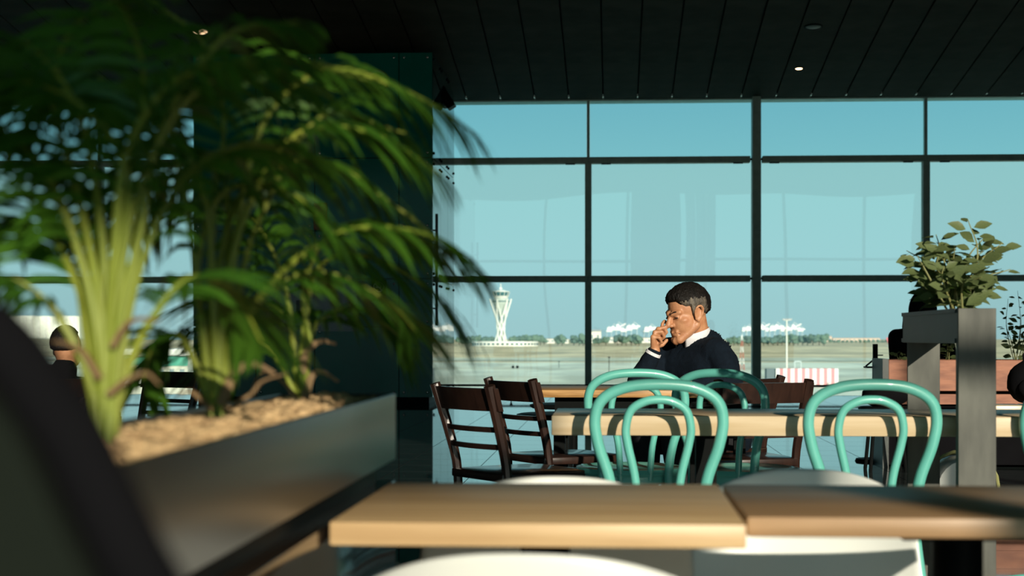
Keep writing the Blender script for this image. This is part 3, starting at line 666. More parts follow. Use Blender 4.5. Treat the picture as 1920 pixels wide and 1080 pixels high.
# ---- white shell chairs
def shell_chair():
    t = thing('shell_chair', '', 'chair')
    prof = smoothpath([(-.245, .748), (-.236, .68), (-.205, .58), (-.165, .485), (-.09, .430), (.02, .415), (.12, .425), (.19, .425), (.225, .405)], 4)
    n = len(prof); vs = []; fs = []; mU = 17
    for i, p in enumerate(prof):
        v = i / (n - 1); w = .212 + .016 * min(1, v / .3) - max(0, v - .8) * .12
        for k in range(mU):
            u = -1 + 2 * k / (mU - 1); cur = abs(u) ** 2.4
            dy = .085 * cur * (1 - .55 * v); dz = .055 * cur * min(1, max(0, (v - .35) * 3)) * (1 - max(0, v - .75) * 3)
            drop = -.060 * abs(u) ** 2.6 * max(0, 1 - v / .28)
            vs.append((u * w, p.x + dy * (1 - v), p.y + dz + drop))
    for i in range(n - 1):
        for k in range(mU - 1): fs.append((i * mU + k, i * mU + k + 1, (i + 1) * mU + k + 1, (i + 1) * mU + k))
    o = MB().add(vs, fs).build('shell', WHITE, t)
    md = o.modifiers.new('s', 'SOLIDIFY'); md.thickness = .007; md.offset = 0
    md = o.modifiers.new('b', 'SUBSURF'); md.levels = 1; md.render_levels = 1
    for s in (-1, 1):
        for y0, y1 in ((-.10, -.20), (.12, .20)): MB().tube([(s * .12, y0, .41), (s * .21, y1, 0)], [.014, .010], 10).build('leg', OAK, t)
        MB().tube([(s * .14, -.12, .36), (s * .14, .13, .36)], .005, 6).build('brace', BLACK, t)
    MB().tube([(-.15, .0, .40), (.15, 0, .40)], .007, 6).build('brace', BLACK, t)
    return t
SCH = shell_chair()
def place_shell(x, y, rz, lab, first=False):
    if first: SCH.location = (x, y, 0); SCH.rotation_euler = (0, 0, rz); tag(SCH, lab, None, 'white shell chairs'); return
    return dup(SCH, (x, y, 0), rz, lab, 'white shell chairs')
c = PD(1008, HY, 1.75); place_shell(c.x, c.y + .235, math.radians(-3), 'white shell chair in the very foreground, back to the viewer', True)
c = PD(1045, HY, 2.70); place_shell(c.x, c.y - .235, math.radians(180), 'white shell chair at far side of the pale oak table, mostly hidden')
c = PD(1476, HY, 3.20); place_shell(c.x, c.y - .245, math.radians(172), 'white shell chair at far side of the browner oak table, back showing above it').scale = (.96, .96, .965)
# ---- long dark planter with the palms
XF = PZ(617, 978, ZT).x - .006; ZP = .896
yfar = PX(742, 738, XF).y; ZP = PX(742, 738, XF).z; zbx = PX(726, 870, XF).z; XBk = XF - .195; ynear = 1.02
pb = thing('planter_box', 'long dark bronze planter box with gravel holding three palms', 'planter', (XF - .1, (ynear + yfar) / 2, 0))
def pbox(lo, hi, name, m=PLBOX, bev=.0): return MB().box(lo, hi).build(name, m, pb, bev > 0, world=True, bev=bev)
th_ = .008
pbox((XF - th_, ynear, zbx), (XF, yfar, ZP), 'side_panel', bev=.002); pbox((XBk, ynear, zbx), (XBk + th_, yfar, ZP), 'side_panel', bev=.002)
pbox((XBk + th_, yfar - th_, zbx), (XF - th_, yfar, ZP), 'end_panel'); pbox((XBk + th_, ynear, zbx), (XF - th_, ynear + th_, ZP), 'end_panel')
pbox((XBk + .01, ynear + .01, zbx), (XF - .01, yfar - .01, ZP - .03), 'soil', mat('dark_soil', (.05, .03, .018), .95))
pbox((XBk + .03, ynear + .03, zbx - .035), (XF - .03, yfar - .02, zbx), 'shadow_gap', BLACK)
GLP = mat('glossy_panel', (.018, .013, .010), .10, col2=(.02, .015, .011))
pbox((XBk, ynear, .06), (XF, yfar, zbx - .035), 'lower_cabinet', GLP, .002); pbox((XBk + .02, ynear + .02, 0), (XF - .03, yfar - .02, .06), 'plinth', BLACK)
rg = random.Random(5); g = MB()
for k in range(1500):
    x = rg.uniform(XBk + .014, XF - .014); y = rg.uniform(ynear + .015, yfar - .015); r = rg.uniform(.004, .010)
    md_ = 1 - ((x - (XBk + XF) / 2) / .1) ** 2
    g.ell((x, y, ZP - .028 + rg.uniform(.0, .012) + .016 * md_), (r * 1.2, r, r * .8), n=6, m=4)
gr = g.build('gravel', GRAV, pb, True, world=True); gr['kind'] = 'stuff'
# ---- steel portal planter straddling the communal table
yp = yf - .13; dq = yp / FWD.y
A_ = PY(1797, 578, yp); B_ = PY(1868, 578, yp); pw = B_.x - A_.x; zp = A_.z
ybk = PY(1703, 583, yp).y
ybk = yp * (1797 - 1150) / (1703 - 1150); 
sp2 = thing('steel_planter', 'raw steel post frame planter straddling the communal table, leafy shrub on top', 'planter', ((A_.x + B_.x) / 2, yp, 0))
hw = pw / 2; L_ = ybk - yp + pw * .9
MB().box((-hw, 0, 0), (hw, .012, zp)).build('post', STEEL, sp2, False, bev=.001)
MB().box((-hw, L_ - pw * .9, 0), (hw, L_ - pw * .9 + .012, zp - .085)).build('post', STEEL, sp2, False, bev=.001)
zb_ = H - (640 - HY) * yp / F
MB().box((-hw, .012, 0), (-hw + .01, .035, zp)).build('post_flange', DSTEEL, sp2, False); MB().box((hw - .01, .012, 0), (hw, .035, zp)).build('post_flange', DSTEEL, sp2, False)
for x in (-hw, hw - .006): MB().box((x, .035, zb_), (x + .006, L_, zp - .004)).build('trough_side', DSTEEL, sp2, False)
MB().box((-hw, .035, zb_ - .006), (hw, L_, zb_)).build('trough_floor', DSTEEL, sp2, False)
MB().box((-hw, L_ - .006, zb_), (hw, L_, zp - .004)).build('trough_end', DSTEEL, sp2, False)
for x in (-hw - .004, hw - .004): 
    MB().box((x, .03, zp - .012), (x + .008, L_, zp)).build('trough_rim', DSTEEL, sp2, False); MB().box((x, .03, zb_ - .004), (x + .008, L_, zb_ + .008)).build('trough_rim', DSTEEL, sp2, False)
MB().box((-hw + .006, .035, zb_), (hw - .006, L_ - .01, zp - .03)).build('soil', MATS['dark_soil'], sp2, False)
# ---- wooden planter shelf far right
cw = PZ(1655, 876, 0); D_ = (cw - CAM).dot(FWD); s_ = D_ / F
wp = thing('wooden_planter', 'reddish wooden planter on dark shelf unit at far right', 'planter', (cw.x, cw.y, 0))
BRW = mat('reddish_boards', (.30, .115, .06), .6, col2=(.18, .06, .03), scale=7, stretch=(.7, 1, 3), bump=.1)
z_ = lambda py: H - (py - HY) * s_
MB().box((0, 0, 0), (.045, .5, z_(673))).build('end_post', DSTEEL, wp, False)
for x in (1.1, 2.2): MB().box((x, 0.03, 0), (x + .045, .5, z_(733))).build('end_post', DSTEEL, wp, False)
for k in range(4): MB().box((.045 + k * .62, 0, z_(733)), (.045 + (k + 1) * .62 - .006, .03, z_(675))).build('board', BRW, wp, False, bev=.004)
for k in range(2): MB().box((.045 + k * 1.24, 0.02, z_(758)), (.045 + (k + 1) * 1.24 - .006, .05, z_(739))).build('board', BRW, wp, False)
MB().box((.045, .47, z_(733)), (2.52, .5, z_(675))).build('back_board', BRW, wp, False)
MB().box((.045, .03, z_(733)), (2.52, .47, z_(690))).build('soil', MATS['dark_soil'], wp, False)
MB().box((.045, .05, .35), (2.52, .5, .38)).build('shelf', BLKCL, wp, False); MB().box((.045, .45, 0), (2.52, .47, z_(733))).build('back_panel', BLKCL, wp, False)
MB().box((.045, .02, .02), (2.52, .44, .30)).build('lower_bin', BLKCL, wp, False)
# black bracket stand left of it
c = PZ(1641, 690, .75); c = PY(1641, 690, cw.y + .62)
c.x -= .0; bs = thing('black_stand', 'thin black post stand beside the wooden planter', 'stand', (c.x, c.y, 0)); s3 = (Vector((c.x, c.y, H)) - CAM).dot(FWD) / F
zz = lambda py: H - (py - HY) * s3
MB().box((-.018, -.018, 0), (.018, .018, zz(645))).build('post', BLACK, bs, False)
MB().box((-.08, -.08, zz(690)), (.10, .08, zz(687))).build('tray', BLACK, bs, False)
for sx in (-1, 1): MB().tube([(0, 0, zz(672)), (sx * .075, 0, zz(687))], .007, 6).build('brace', BLACK, bs)
MB().box((.0, -.01, zz(667)), (.06, .01, zz(665))).build('arm', BLACK, bs, False)
MB().lathe([(.16, 0), (.15, .02), (.03, .03)], 20).build('base', BLACK, bs)
c = PY(1660, 755, cw.y - .3)
bg_ = thing('shoulder_bag', 'black bag resting on a stool in front of the wooden planter', 'bag', (c.x, c.y, .475))
MB().ell((0, 0, .08), (.17, .11, .10), n=20, m=12, fn=lambda v: 1 + .12 * noise.noise(v * 2.5)).build('body', BLKCL, bg_)
MB().tube(smoothpath([(-.13, -.04, .12), (-.15, -.06, .15), (-.08, -.08, .16), (.04, -.08, .14)], 5), .010, 8).build('strap', BLKCL, bg_)
stl = thing('black_stool', 'black stool carrying the bag by the wooden planter', 'stool', (c.x, c.y, 0))
MB().lathe([(.19, .44), (.2, .455), (.18, .47)], 24).build('seat', BLACK, stl)
for q in range(4): a = q * 1.571 + .78; MB().tube([(.13 * math.cos(a), .13 * math.sin(a), .44), (.18 * math.cos(a), .18 * math.sin(a), 0)], .014, 8).build('leg', BLACK, stl)
# bench plank catching sun right of the post, white drum under the table
c = PZ(1868, 760, .62); bn = thing('wooden_bench', 'sunlit pale wooden bench end behind the communal table at right', 'bench', (c.x + .4, c.y + .1, 0))
MB().box((-.55, -.12, .57), (-.25, .12, .62)).build('seat', PINE, bn, True, bev=.005); MB().box((-.24, -.12, .57), (.6, .12, .62)).build('seat', PINE, bn, True, bev=.005)
for x in (-.45, .5): MB().box((x - .02, -.1, 0), (x + .02, .1, .57)).build('leg', BLACK, bn, False)
c = PZ(1795, 905, .0); c = PD(1792, HY, 7.2)
dr = thing('hose_reel', 'pale reel wound with cable in the shade under the communal table', 'reel', (c.x, c.y, .13))
MB().lathe([(.12, .0), (.13, .02), (.13, .2), (.12, .22)], 24, Matrix.Translation((0, 0, .2)) @ Matrix.Rotation(math.pi / 2, 4, 'X')).build('drum', WHITE, dr)
for q in range(3): MB().tube([((.14 + q * .008) * math.cos(a * .3), -.03 - q * .05, .2 + (.14 + q * .008) * math.sin(a * .3)) for a in range(21)], .007, 6, closed=True).build('cable_coil', STEM, dr)
for s in (-1, 1): MB().tube([(s * .1, -.1, .08), (s * .13, -.1, -.13)], .012, 6).build('foot', BLACK, dr)
# ---- black winged armchair right next to the lens
D0 = .56
rim = [PD(x, y, D0) for x, y in ((-170, 580), (-60, 600), (10, 650), (70, 730), (130, 810), (190, 930), (250, 1050), (320, 1190))]
ac = thing('wing_armchair', 'blurred black armchair wing close to the lens at lower left', 'armchair', (rim[0].x, rim[0].y, 0))
ext = rim + [rim[-1] + Vector((.05, 0, -.12)), rim[-1] + Vector((.08, 0, -.35)), Vector((rim[-1].x + .08, rim[-1].y, .06))]
MB().tube(smoothpath(ext, 4), .0125, 12).build('piping', BLKCL, ac, True, world=True)
fabr = mat('grey_upholstery', (.008, .011, .008), .95, bump=.2, spec=.08)
sp_path = smoothpath(ext, 4); vs = []; fs = []
for p in sp_path:
    q = Vector((rim[0].x - .16, p.y, p.z)); 
    for dy in (-.02, .03): vs += [p + Vector((-.012, dy, 0)), q + Vector((0, dy, 0))]
for i in range(len(sp_path) - 1):
    a = i * 4; b = a + 4
    fs += [(a, a + 1, b + 1, b), (a + 2, b + 2, b + 3, a + 3), (a, b, b + 2, a + 2), (a + 1, a + 3, b + 3, b + 1)]
MB().add(vs, fs).build('side_wing', fabr, ac, True, world=True, fix=True)
for x in (rim[0].x - .12, rim[-1].x + .05): MB().tube([(x, rim[0].y, 0), (x, rim[0].y, .08)], .018, 10).build('leg', BLACK, ac, True, world=True)
# ---- airport seating at left beyond the planter, built as low tables
GLINT = mat('painted_sky_glint', (.55, .62, .62), .12)  # pale colour stands for sky reflected on black seat pans
def pseat(px, py, lab, rz):
    c = PZ(px, py, .42); t = thing('low_seat', lab, 'table', (c.x, c.y, 0), rz, 'low airport seats beyond the planter')
    MB().box((-.19, -.24, .395), (.19, .24, .42)).build('tabletop', GLINT, t, True, bev=.004); MB().tube([(0, 0, .02), (0, 0, .395)], .025, 10).build('column', BLACK, t)
    MB().lathe([(.17, 0), (.16, .015), (.03, .03)], 24).build('base', BLACK, t)
for px, py, lab, rz in ((95, 728, 'low airport seat with painted sky glint beyond the planter, farthest at left', .5), (75, 741, 'low airport seat with painted sky glint beyond the planter, leftmost', .3), (142, 749, 'low airport seat with painted sky glint beyond the planter, nearest the front palm', .6), (110, 768, 'low airport seat with painted sky glint beyond the planter, lowest in view', .4), (335, 772, 'low airport seat with painted sky glint beyond the planter beside middle palm', .1)): pseat(px, py, lab, rz)
for px, py, d_, rz, lab in ((30, 800, 7.4, 1.2, 'dark chair beyond the planter, leftmost among low airport seats'), (150, 800, 11.0, -1.9, 'dark chair beyond the planter between the low seats'), (262, 800, 8.6, 2.6, 'dark chair beyond the planter behind the front palm stalks')): place_dark(px, py, d_, rz, lab)

# ================================================================== PALMS
rl = random.Random(11)
def frond(mbr, mbl, pts, s0=.42, n=22, ll=.10, lw=.0036, r0=.0042):
    path = smoothpath(pts, 8); m = len(path)
    mbr.tube(path, [r0 * (1 - .75 * i / (m - 1)) for i in range(m)], 6)
    for k in range(n):
        t = s0 + (1 - s0) * (k + .5) / n; f_ = t * (m - 1); i = min(m - 2, int(f_)); p = path[i].lerp(path[i + 1], f_ - i)
        tan = (path[i + 1] - path[i]).normalized(); side = tan.cross(Vector((0, 0, 1)))
        side = side.normalized() if side.length > .05 else Vector((0, 1, 0)); u2 = side.cross(tan)
        q = (t - s0) / (1 - s0); L = ll * (.55 + .9 * math.sin(math.pi * min(1, q * .9 + .12))) * rl.uniform(.85, 1.15)
        for s in (-1, 1):
            d1 = (side * s * .8 + tan * (.55 + .3 * q) + u2 * .25 + Vector((rl.uniform(-.12, .12), rl.uniform(-.12, .12), rl.uniform(-.12, .1)))).normalized()
            a = p; vs = []; nseg = 4; cur = a.copy(); dd = d1.copy()
            for j in range(nseg + 1):
                wv = dd.cross(u2); wv = wv.normalized() if wv.length > .01 else tan
                ww = lw * (math.sin(math.pi * min(1, (j / nseg) * .86 + .14)) ** .8)
                vs += [cur + wv * ww, cur - wv * ww]
                dd = (dd + Vector((0, 0, -.30))).normalized(); cur = cur + dd * (L / nseg)
            mbl.add(vs, [(2 * j, 2 * j + 1, 2 * j + 3, 2 * j + 2) for j in range(nseg)])
def palm(bpx, bpy, lab, fronds, bracts, spread=.010):
    b0 = PZ(bpx, bpy, ZP - .008); db = (b0 - CAM).dot(FWD)
    t = thing('potted_palm', lab, 'palm', b0, 0, 'palms in the dark planter')
    for fr in fronds:
        dz = rl.uniform(-.05, .16); pts = []
        for i, (x, y) in enumerate(fr):
            d_ = db + dz * (i / (len(fr) - 1)) ** 1.3 + (rl.uniform(-spread, spread) if i < 2 else 0)
            pts.append(PD(x + (bpx - fr[0][0]) * 0 + (rl.uniform(-6, 6) if i == 0 else 0), y, d_))
        r_, l_ = MB(), MB(); frond(r_, l_, pts, ll=.098 * db / 1.6, lw=.0040, r0=.0054)
        st = r_.build('stalk', STALK, t, True, world=True); lf = l_.build('frond', FROND, t, True, world=True)
    for br in bracts:
        pts = smoothpath([PD(x, y, db - .01) for x, y in br], 5); m = len(pts)
        MB().tube(pts, [.0065 * (1 - .8 * i / (m - 1)) + .001 for i in range(m)], 6, flat=.5).build('dry_sheath', BRACT, t, True, world=True)
    return t
palm(197, 838, 'tallest palm nearest the viewer in the dark planter', [
    [(190, 838), (178, 650), (150, 480), (90, 330), (-30, 220), (-150, 200)], [(205, 838), (205, 640), (215, 470), (240, 280), (330, 150), (470, 120), (620, 180)],
    [(188, 838), (165, 650), (135, 500), (60, 420), (-60, 420)], [(200, 838), (198, 620), (190, 430), (150, 220), (60, 90), (-80, 40)],
    [(208, 838), (232, 640), (270, 480), (350, 330), (470, 270), (610, 300)], [(198, 838), (206, 600), (225, 400), (270, 200), (250, 60), (180, -60)],
    [(192, 838), (160, 690), (90, 570), (0, 520), (-100, 560)], [(204, 838), (240, 690), (290, 590), (360, 520), (440, 550), (490, 640)],
    [(197, 838), (190, 600), (150, 380), (100, 180), (150, 40), (300, -40)], [(200, 838), (215, 620), (250, 400), (340, 200), (500, 110), (700, 150)],
    [(196, 838), (180, 610), (120, 400), (20, 260), (-120, 300)], [(200, 838), (202, 600), (240, 330), (140, 190), (20, 150), (-90, 200)],
    [(206, 838), (222, 620), (262, 440), (300, 250), (420, 70), (560, 40)], [(194, 838), (172, 620), (110, 460), (30, 330), (-50, 120)]],
    [[(205, 740), (240, 712), (275, 700), (300, 722)], [(212, 650), (235, 612), (262, 598), (300, 602)], [(188, 710), (160, 665), (130, 645), (100, 640)]])
palm(404, 795, 'middle palm in the dark planter with long arching frond', [
    [(405, 795), (410, 640), (415, 480), (470, 340), (600, 300), (720, 370), (860, 480)], [(400, 795), (380, 620), (360, 450), (330, 300), (250, 180), (120, 120)],
    [(410, 795), (430, 600), (450, 400), (500, 220), (620, 130), (780, 180), (890, 250)], [(402, 795), (395, 600), (400, 400), (420, 220), (380, 80), (280, 0)],
    [(408, 795), (440, 660), (500, 550), (600, 510), (720, 560), (780, 620)], [(400, 795), (370, 690), (335, 630), (290, 640), (270, 710)],
    [(405, 795), (420, 560), (470, 380), (560, 250), (700, 250), (830, 330)], [(402, 795), (400, 560), (380, 360), (300, 220), (180, 160), (50, 180)],
    [(410, 795), (450, 620), (540, 500), (660, 430), (800, 440), (890, 500)], [(398, 795), (385, 640), (370, 500), (420, 360), (540, 360), (640, 450)],
    [(407, 795), (415, 600), (430, 430), (400, 290), (300, 330), (240, 430)], [(412, 795), (440, 600), (480, 430), (600, 220), (760, 250)]],
    [[(415, 760), (440, 700), (475, 682), (515, 700)], [(420, 770), (470, 740), (492, 715), (540, 700)], [(398, 770), (360, 735), (330, 742)]])
palm(562, 757, 'smallest palm at the far end of the dark planter', [
    [(562, 757), (555, 680), (540, 600), (470, 560), (400, 600)], [(565, 757), (575, 680), (600, 600), (680, 580), (760, 640)], [(558, 757), (530, 690), (480, 640), (430, 660)],
    [(566, 757), (580, 640), (570, 540), (620, 440), (720, 420), (830, 470)], [(560, 757), (550, 640), (530, 520), (480, 420), (420, 380)], [(564, 757), (570, 620), (600, 500), (690, 480), (800, 540), (850, 600)]],
    [[(558, 750), (525, 712), (490, 700), (466, 742)], [(572, 745), (585, 705), (605, 698), (634, 716)], [(566, 700), (575, 660), (600, 640), (630, 645)]])

# ================================================================== SHRUBS
lv = [(0, 0, 0), (.22, .25, .06), (.30, .5, .05), (.17, .8, 0), (0, 1.05, -.10), (-.17, .8, 0), (-.30, .5, .05), (-.22, .25, .06), (0, .3, -.02), (0, .6, -.03), (0, .85, -.06)]
leaf_me = MB().add(lv, [(0, 1, 8), (1, 2, 9, 8), (2, 3, 10, 9), (3, 4, 10), (0, 8, 7), (8, 9, 6, 7), (9, 10, 5, 6), (10, 4, 5)]).mesh('leaf', LEAF)
rs = random.Random(23)
def shrub(name, lab, base, tips, nleaf, size, group=None, kink=.04, rstem=.004):
    t = thing(name, lab, 'shrub', base, 0, group)
    for tip in tips:
        b1 = base + Vector((rs.uniform(-.02, .02), rs.uniform(-.02, .02), 0)); mid = b1.lerp(tip, .5) + Vector((rs.uniform(-kink, kink), rs.uniform(-kink, kink), kink))
        path = smoothpath([b1, mid, tip], 8); m = len(path)
        MB().tube(path, [rstem * (1 - .7 * i / (m - 1)) for i in range(m)], 6).build('stem', STEM, t, True, world=True)
        for k in range(nleaf):
            q = .22 + .78 * (k + rs.random() * .6) / nleaf; i = min(m - 2, int(q * (m - 1))); p = path[i]
            tan = (path[i + 1] - path[i]).normalized(); az = k * 2.4 + rs.uniform(-.5, .5)
            out = Vector((math.cos(az), math.sin(az), rs.uniform(-.55, .35))).normalized(); out = (out + tan * .35).normalized()
            s = size * rs.uniform(.7, 1.2) * (1.05 - .35 * q); off = out * s * rs.uniform(.1, .6)
            o = child('leaf', leaf_me, t, p + off - base, None, s)
            z = (Vector((0, 0, .8)) + Vector((rs.uniform(-.6, .6), rs.uniform(-1.8, .1), rs.uniform(-.2, .2)))).normalized()
            x = out.cross(z).normalized(); z = x.cross(out)
            o.rotation_euler = Matrix((x, out, z)).transposed().to_euler()
    return t
dm_ = yp / FWD.y + .25
sb = Vector((sp2.location.x, yp + .28, zp - .035))
shrub('leafy_shrub', 'leafy green shrub growing out of the steel planter', sb, [PD(x, y, dm_ + dd) for x, y, dd in (
    (1815, 412, .0), (1700, 470, .15), (1755, 440, .1), (1880, 455, .05), (1895, 505, -.05), (1722, 520, .2), (1790, 465, -.1), (1845, 470, .1), (1745, 545, .25), (1770, 500, -.15), (1865, 540, .2), (1720, 480, -.05), (1840, 520, -.18), (1800, 530, .35), (1735, 455, .3), (1760, 475, .0), (1850, 440, .25), (1770, 545, .1), (1830, 555, 0.), (1720, 555, .3))], 15, .068)
DW = (cw - CAM).dot(FWD) + .25
def wbase(px): p = PD(px, 690, DW); p.z = z_(690); return p
shrub('dark_shrub', 'dark leafy shrub in the wooden planter at the right edge', wbase(1905), [PD(x, y, DW + dd) for x, y, dd in ((1890, 560, 0), (1908, 545, .1), (1925, 560, 0), (1886, 610, .1), (1895, 640, -.1), (1930, 600, .1), (1915, 590, -.1))], 11, .075, 'plants in the wooden planter')
shrub('dark_shrub', 'small dark plant in the wooden planter behind the steel frame', wbase(1779), [PD(x, y, DW) for x, y in ((1772, 640), (1785, 645), (1778, 655), (1795, 640))], 6, .06, 'plants in the wooden planter')
shrub('dark_shrub', 'tiny bright leafed plant at left end of the wooden planter', wbase(1692), [PD(x, y, DW - .1) for x, y in ((1690, 660), (1698, 664))], 4, .06, 'plants in the wooden planter')

# ================================================================== PEOPLE
def seated(base, rz, lab, sc=1., low=0., hood=False):
    t = thing('person', lab, 'person', base, rz); t.scale = (sc,) * 3; q = -low
    b = MB()
    b.ell((0, .06, 1.16 + q), (.075, .095, .11)); b.ell((0, .10, 1.11 + q), (.055, .07, .075)); b.ell((0, .175, 1.12 + q), (.014, .025, .02)); b.cap((0, .03, .98 + q), (0, .045, 1.08 + q), .055)
    for s in (-1, 1): b.ell((s * .076, .05, 1.13 + q), (.012, .022, .032)); b.cap((s * .10, .34, .56 + q), (s * .07, .42, .55 + q), .028, .03); b.cap((s * .2, -.02, .92 + q), (s * .23, .08, .68 + q), .035); b.cap((s * .23, .08, .68 + q), (s * .10, .34, .56 + q), .03, .025)
    for s in (-1, 1):
        for k in range(4): b.cap((s * (.05 + .012 * k), .44, .55 + q), (s * (.03 + .012 * k), .49, .535 + q), .008)
    b.cap((-.1, 0, .85 + q), (.1, 0, .85 + q), .09); b.cap((0, 0, .5 + q), (0, 0, .9 + q), .11)
    for s in (-1, 1): b.cap((s * .09, 0, .5 + q), (s * .12, .42, .5 + q), .07, .055); b.cap((s * .12, .42, .5 + q), (s * .12, .40, .08), .05, .04)
    remesh(b, 'body', SKIN, t, .014, 2, False)
    j = MB(); j.cap((-.12, -.01, .88 + q), (.12, -.01, .88 + q), .115); j.cap((-.08, -.02, .72 + q), (.08, -.02, .72 + q), .135); j.cap((-.08, -.02, .52 + q), (.08, -.02, .52 + q), .14); j.cap((0, .01, .98 + q), (0, .03, 1.03 + q), .075)
    for s in (-1, 1): j.cap((s * .19, -.02, .92 + q), (s * .235, .08, .67 + q), .068, .055); j.cap((s * .235, .08, .67 + q), (s * .11, .31, .57 + q), .055, .042)
    remesh(j, 'jacket', BLKCL, t, .016, 3, False)
    j = MB()
    for s in (-1, 1): j.cap((s * .09, 0, .5 + q), (s * .12, .42, .5 + q), .10, .075); j.cap((s * .12, .42, .5 + q), (s * .12, .40, .12), .072, .055)
    remesh(j, 'trousers', TROUS, t, .016, 3, False)
    for s in (-1, 1): MB().ell((s * .12, .45, .045), (.045, .13, .045)).build('shoe', BLACK, t)
    MB().ell((0, .04, 1.185 + q), (.085, .10, .105), fn=lambda v: 1.0 if (v.y < .35 or v.z > .45) and v.z > -.5 else .8).build('hair', HAIRB, t)
    if hood: MB().ell((0, -.01, 1.0 + q), (.14, .12, .14), n=20, m=12).build('scarf', BLKCL, t)
    if hood: MB().ell((0, .03, 1.12 + q), (.105, .115, .16), n=24, m=16).build('hood', BLKCL, t)
    return t
c = PD(1727, HY, DW + .60); seated(Vector((c.x, c.y, 0)), math.radians(-35), 'person in black jacket seated behind the wooden planter', 1.06, 0., True)
stl2 = thing('black_bench', 'black bench under the person behind the wooden planter', 'bench', (c.x, c.y, 0))
MB().box((-.3, -.22, .36), (.3, .22, .385)).build('seat', BLACK, stl2, False); [MB().box((x - .02, -.2, 0), (x + .02, .2, .36)).build('leg', BLACK, stl2, False) for x in (-.25, .25)]
c = PD(115, HY, 9.2); seated(Vector((c.x, c.y, 0)), math.radians(-15), 'person in black seated low beyond the planter at far left', .98, .22)
pf_ = thing('low_pouf', 'low black pouf under the person beyond the planter', 'pouf', (c.x, c.y, 0)); MB().lathe([(.22, 0), (.25, .03), (.25, .1), (.22, .13)], 24).build('cushion', BLKCL, pf_)
c = bn.location + Vector((.0, 0, .62)); bk = thing('backpack', 'black backpack standing on the bench at the right frame edge', 'backpack', PD(1932, 760, (bn.location - CAM).dot(FWD)))
bk.location.z = .63
MB().ell((0, 0, .11), (.12, .09, .12), n=20, m=12, fn=lambda v: 1 + .08 * noise.noise(v * 2)).build('bag_body', BLKCL, bk); MB().ell((0, -.08, .08), (.08, .03, .06)).build('pocket', BLKCL, bk)
MB().tube(smoothpath([(-.03, 0, .21), (-.03, 0, .26), (.03, 0, .26), (.03, 0, .21)], 4), .008, 8).build('grab_handle', BLKCL, bk)

# ---- the man in the navy sweater, behind his table
DMAN = 7.42
def M(px, py, w=0.): return PD(px, py, DMAN - w)
root = M(1325, 632, 0); root.z = 0
man = thing('person', 'man in navy sweater and white collar resting his face on his fist', 'person', root)
PX_ = DMAN / F                                              # metres per pixel at the man
u_, w_ = RGT, -FWD
def hv(u, v, w): return u_ * u + UP * v + w_ * w
# head frame
fh = hv(-.87, 0, .50).normalized(); pit = math.radians(14)
fw = (fh * math.cos(pit) - UP * math.sin(pit)); up = (UP * math.cos(pit) + fh * math.sin(pit)); lf = up.cross(fw).normalized()
HC = M(1289, 588, 0); HS = 1.04
def hp(x, y, z): return HC + (lf * x + fw * y + up * z) * HS   # x to his left, y forward, z up
HM = Matrix((lf, fw, up)).transposed().to_4x4(); HM.translation = HC
def hell(b, c, r, **k):
    Ms = HM @ Matrix.Scale(HS, 4); b.ell(c, r, Ms, **k)
b = MB()
hell(b, (0, -.012, .035), (.074, .096, .086), n=28, m=18); hell(b, (0, .030, -.032), (.0635, .064, .080), n=28, m=18)
for s in (-1, 1):
    b.cap(hp(s * .052, .005, -.05), hp(s * .018, .080, -.098), .022 * HS, .019 * HS); hell(b, (s * .036, .050, -.018), (.026, .028, .020))
    b.cap(hp(s * .014, .088, .018), hp(s * .043, .070, .022), .0125 * HS, .011 * HS)
    hell(b, (s * .013, .103, -.030), (.010, .013, .009)); hell(b, (s * .032, .078, .001), (.013, .012, .010))
    # ear: rim, lobe, bowl
    ear = smoothpath([(s * .073, .012, -.022), (s * .078, .014, .005), (s * .086, .008, .026), (s * .090, -.010, .032), (s * .090, -.022, .018), (s * .084, -.016, -.010), (s * .076, .000, -.030)], 3)
    for p_, q_ in zip(ear[:-1], ear[1:]): b.cap(hp(*p_), hp(*q_), .0058 * HS, n=8)
    hell(b, (s * .076, -.004, .002), (.006, .015, .026)); hell(b, (s * .076, .002, -.028), (.007, .009, .011))
b.cap(hp(0, .088, -.102), hp(0, .082, -.098), .018 * HS)
b.cap(hp(0, .088, .016), hp(0, .112, -.022), .0085 * HS, .0125 * HS); b.ell(hp(0, .114, -.026), .0125 * HS)
b.cap(hp(-.020, .088, -.060), hp(.020, .088, -.060), .0085 * HS); b.cap(hp(0, .097, -.061), hp(0, .094, -.061), .007 * HS); b.cap(hp(-.017, .086, -.073), hp(.017, .086, -.073), .009 * HS); b.cap(hp(-.01, .093, -.073), hp(.01, .093, -.073), .0065 * HS)
nb = M(1306, 636, -.05); b.cap(hp(0, -.03, -.03), nb, .056, .062); b.cap(hp(0, -.005, -.055), nb, .052, .06)
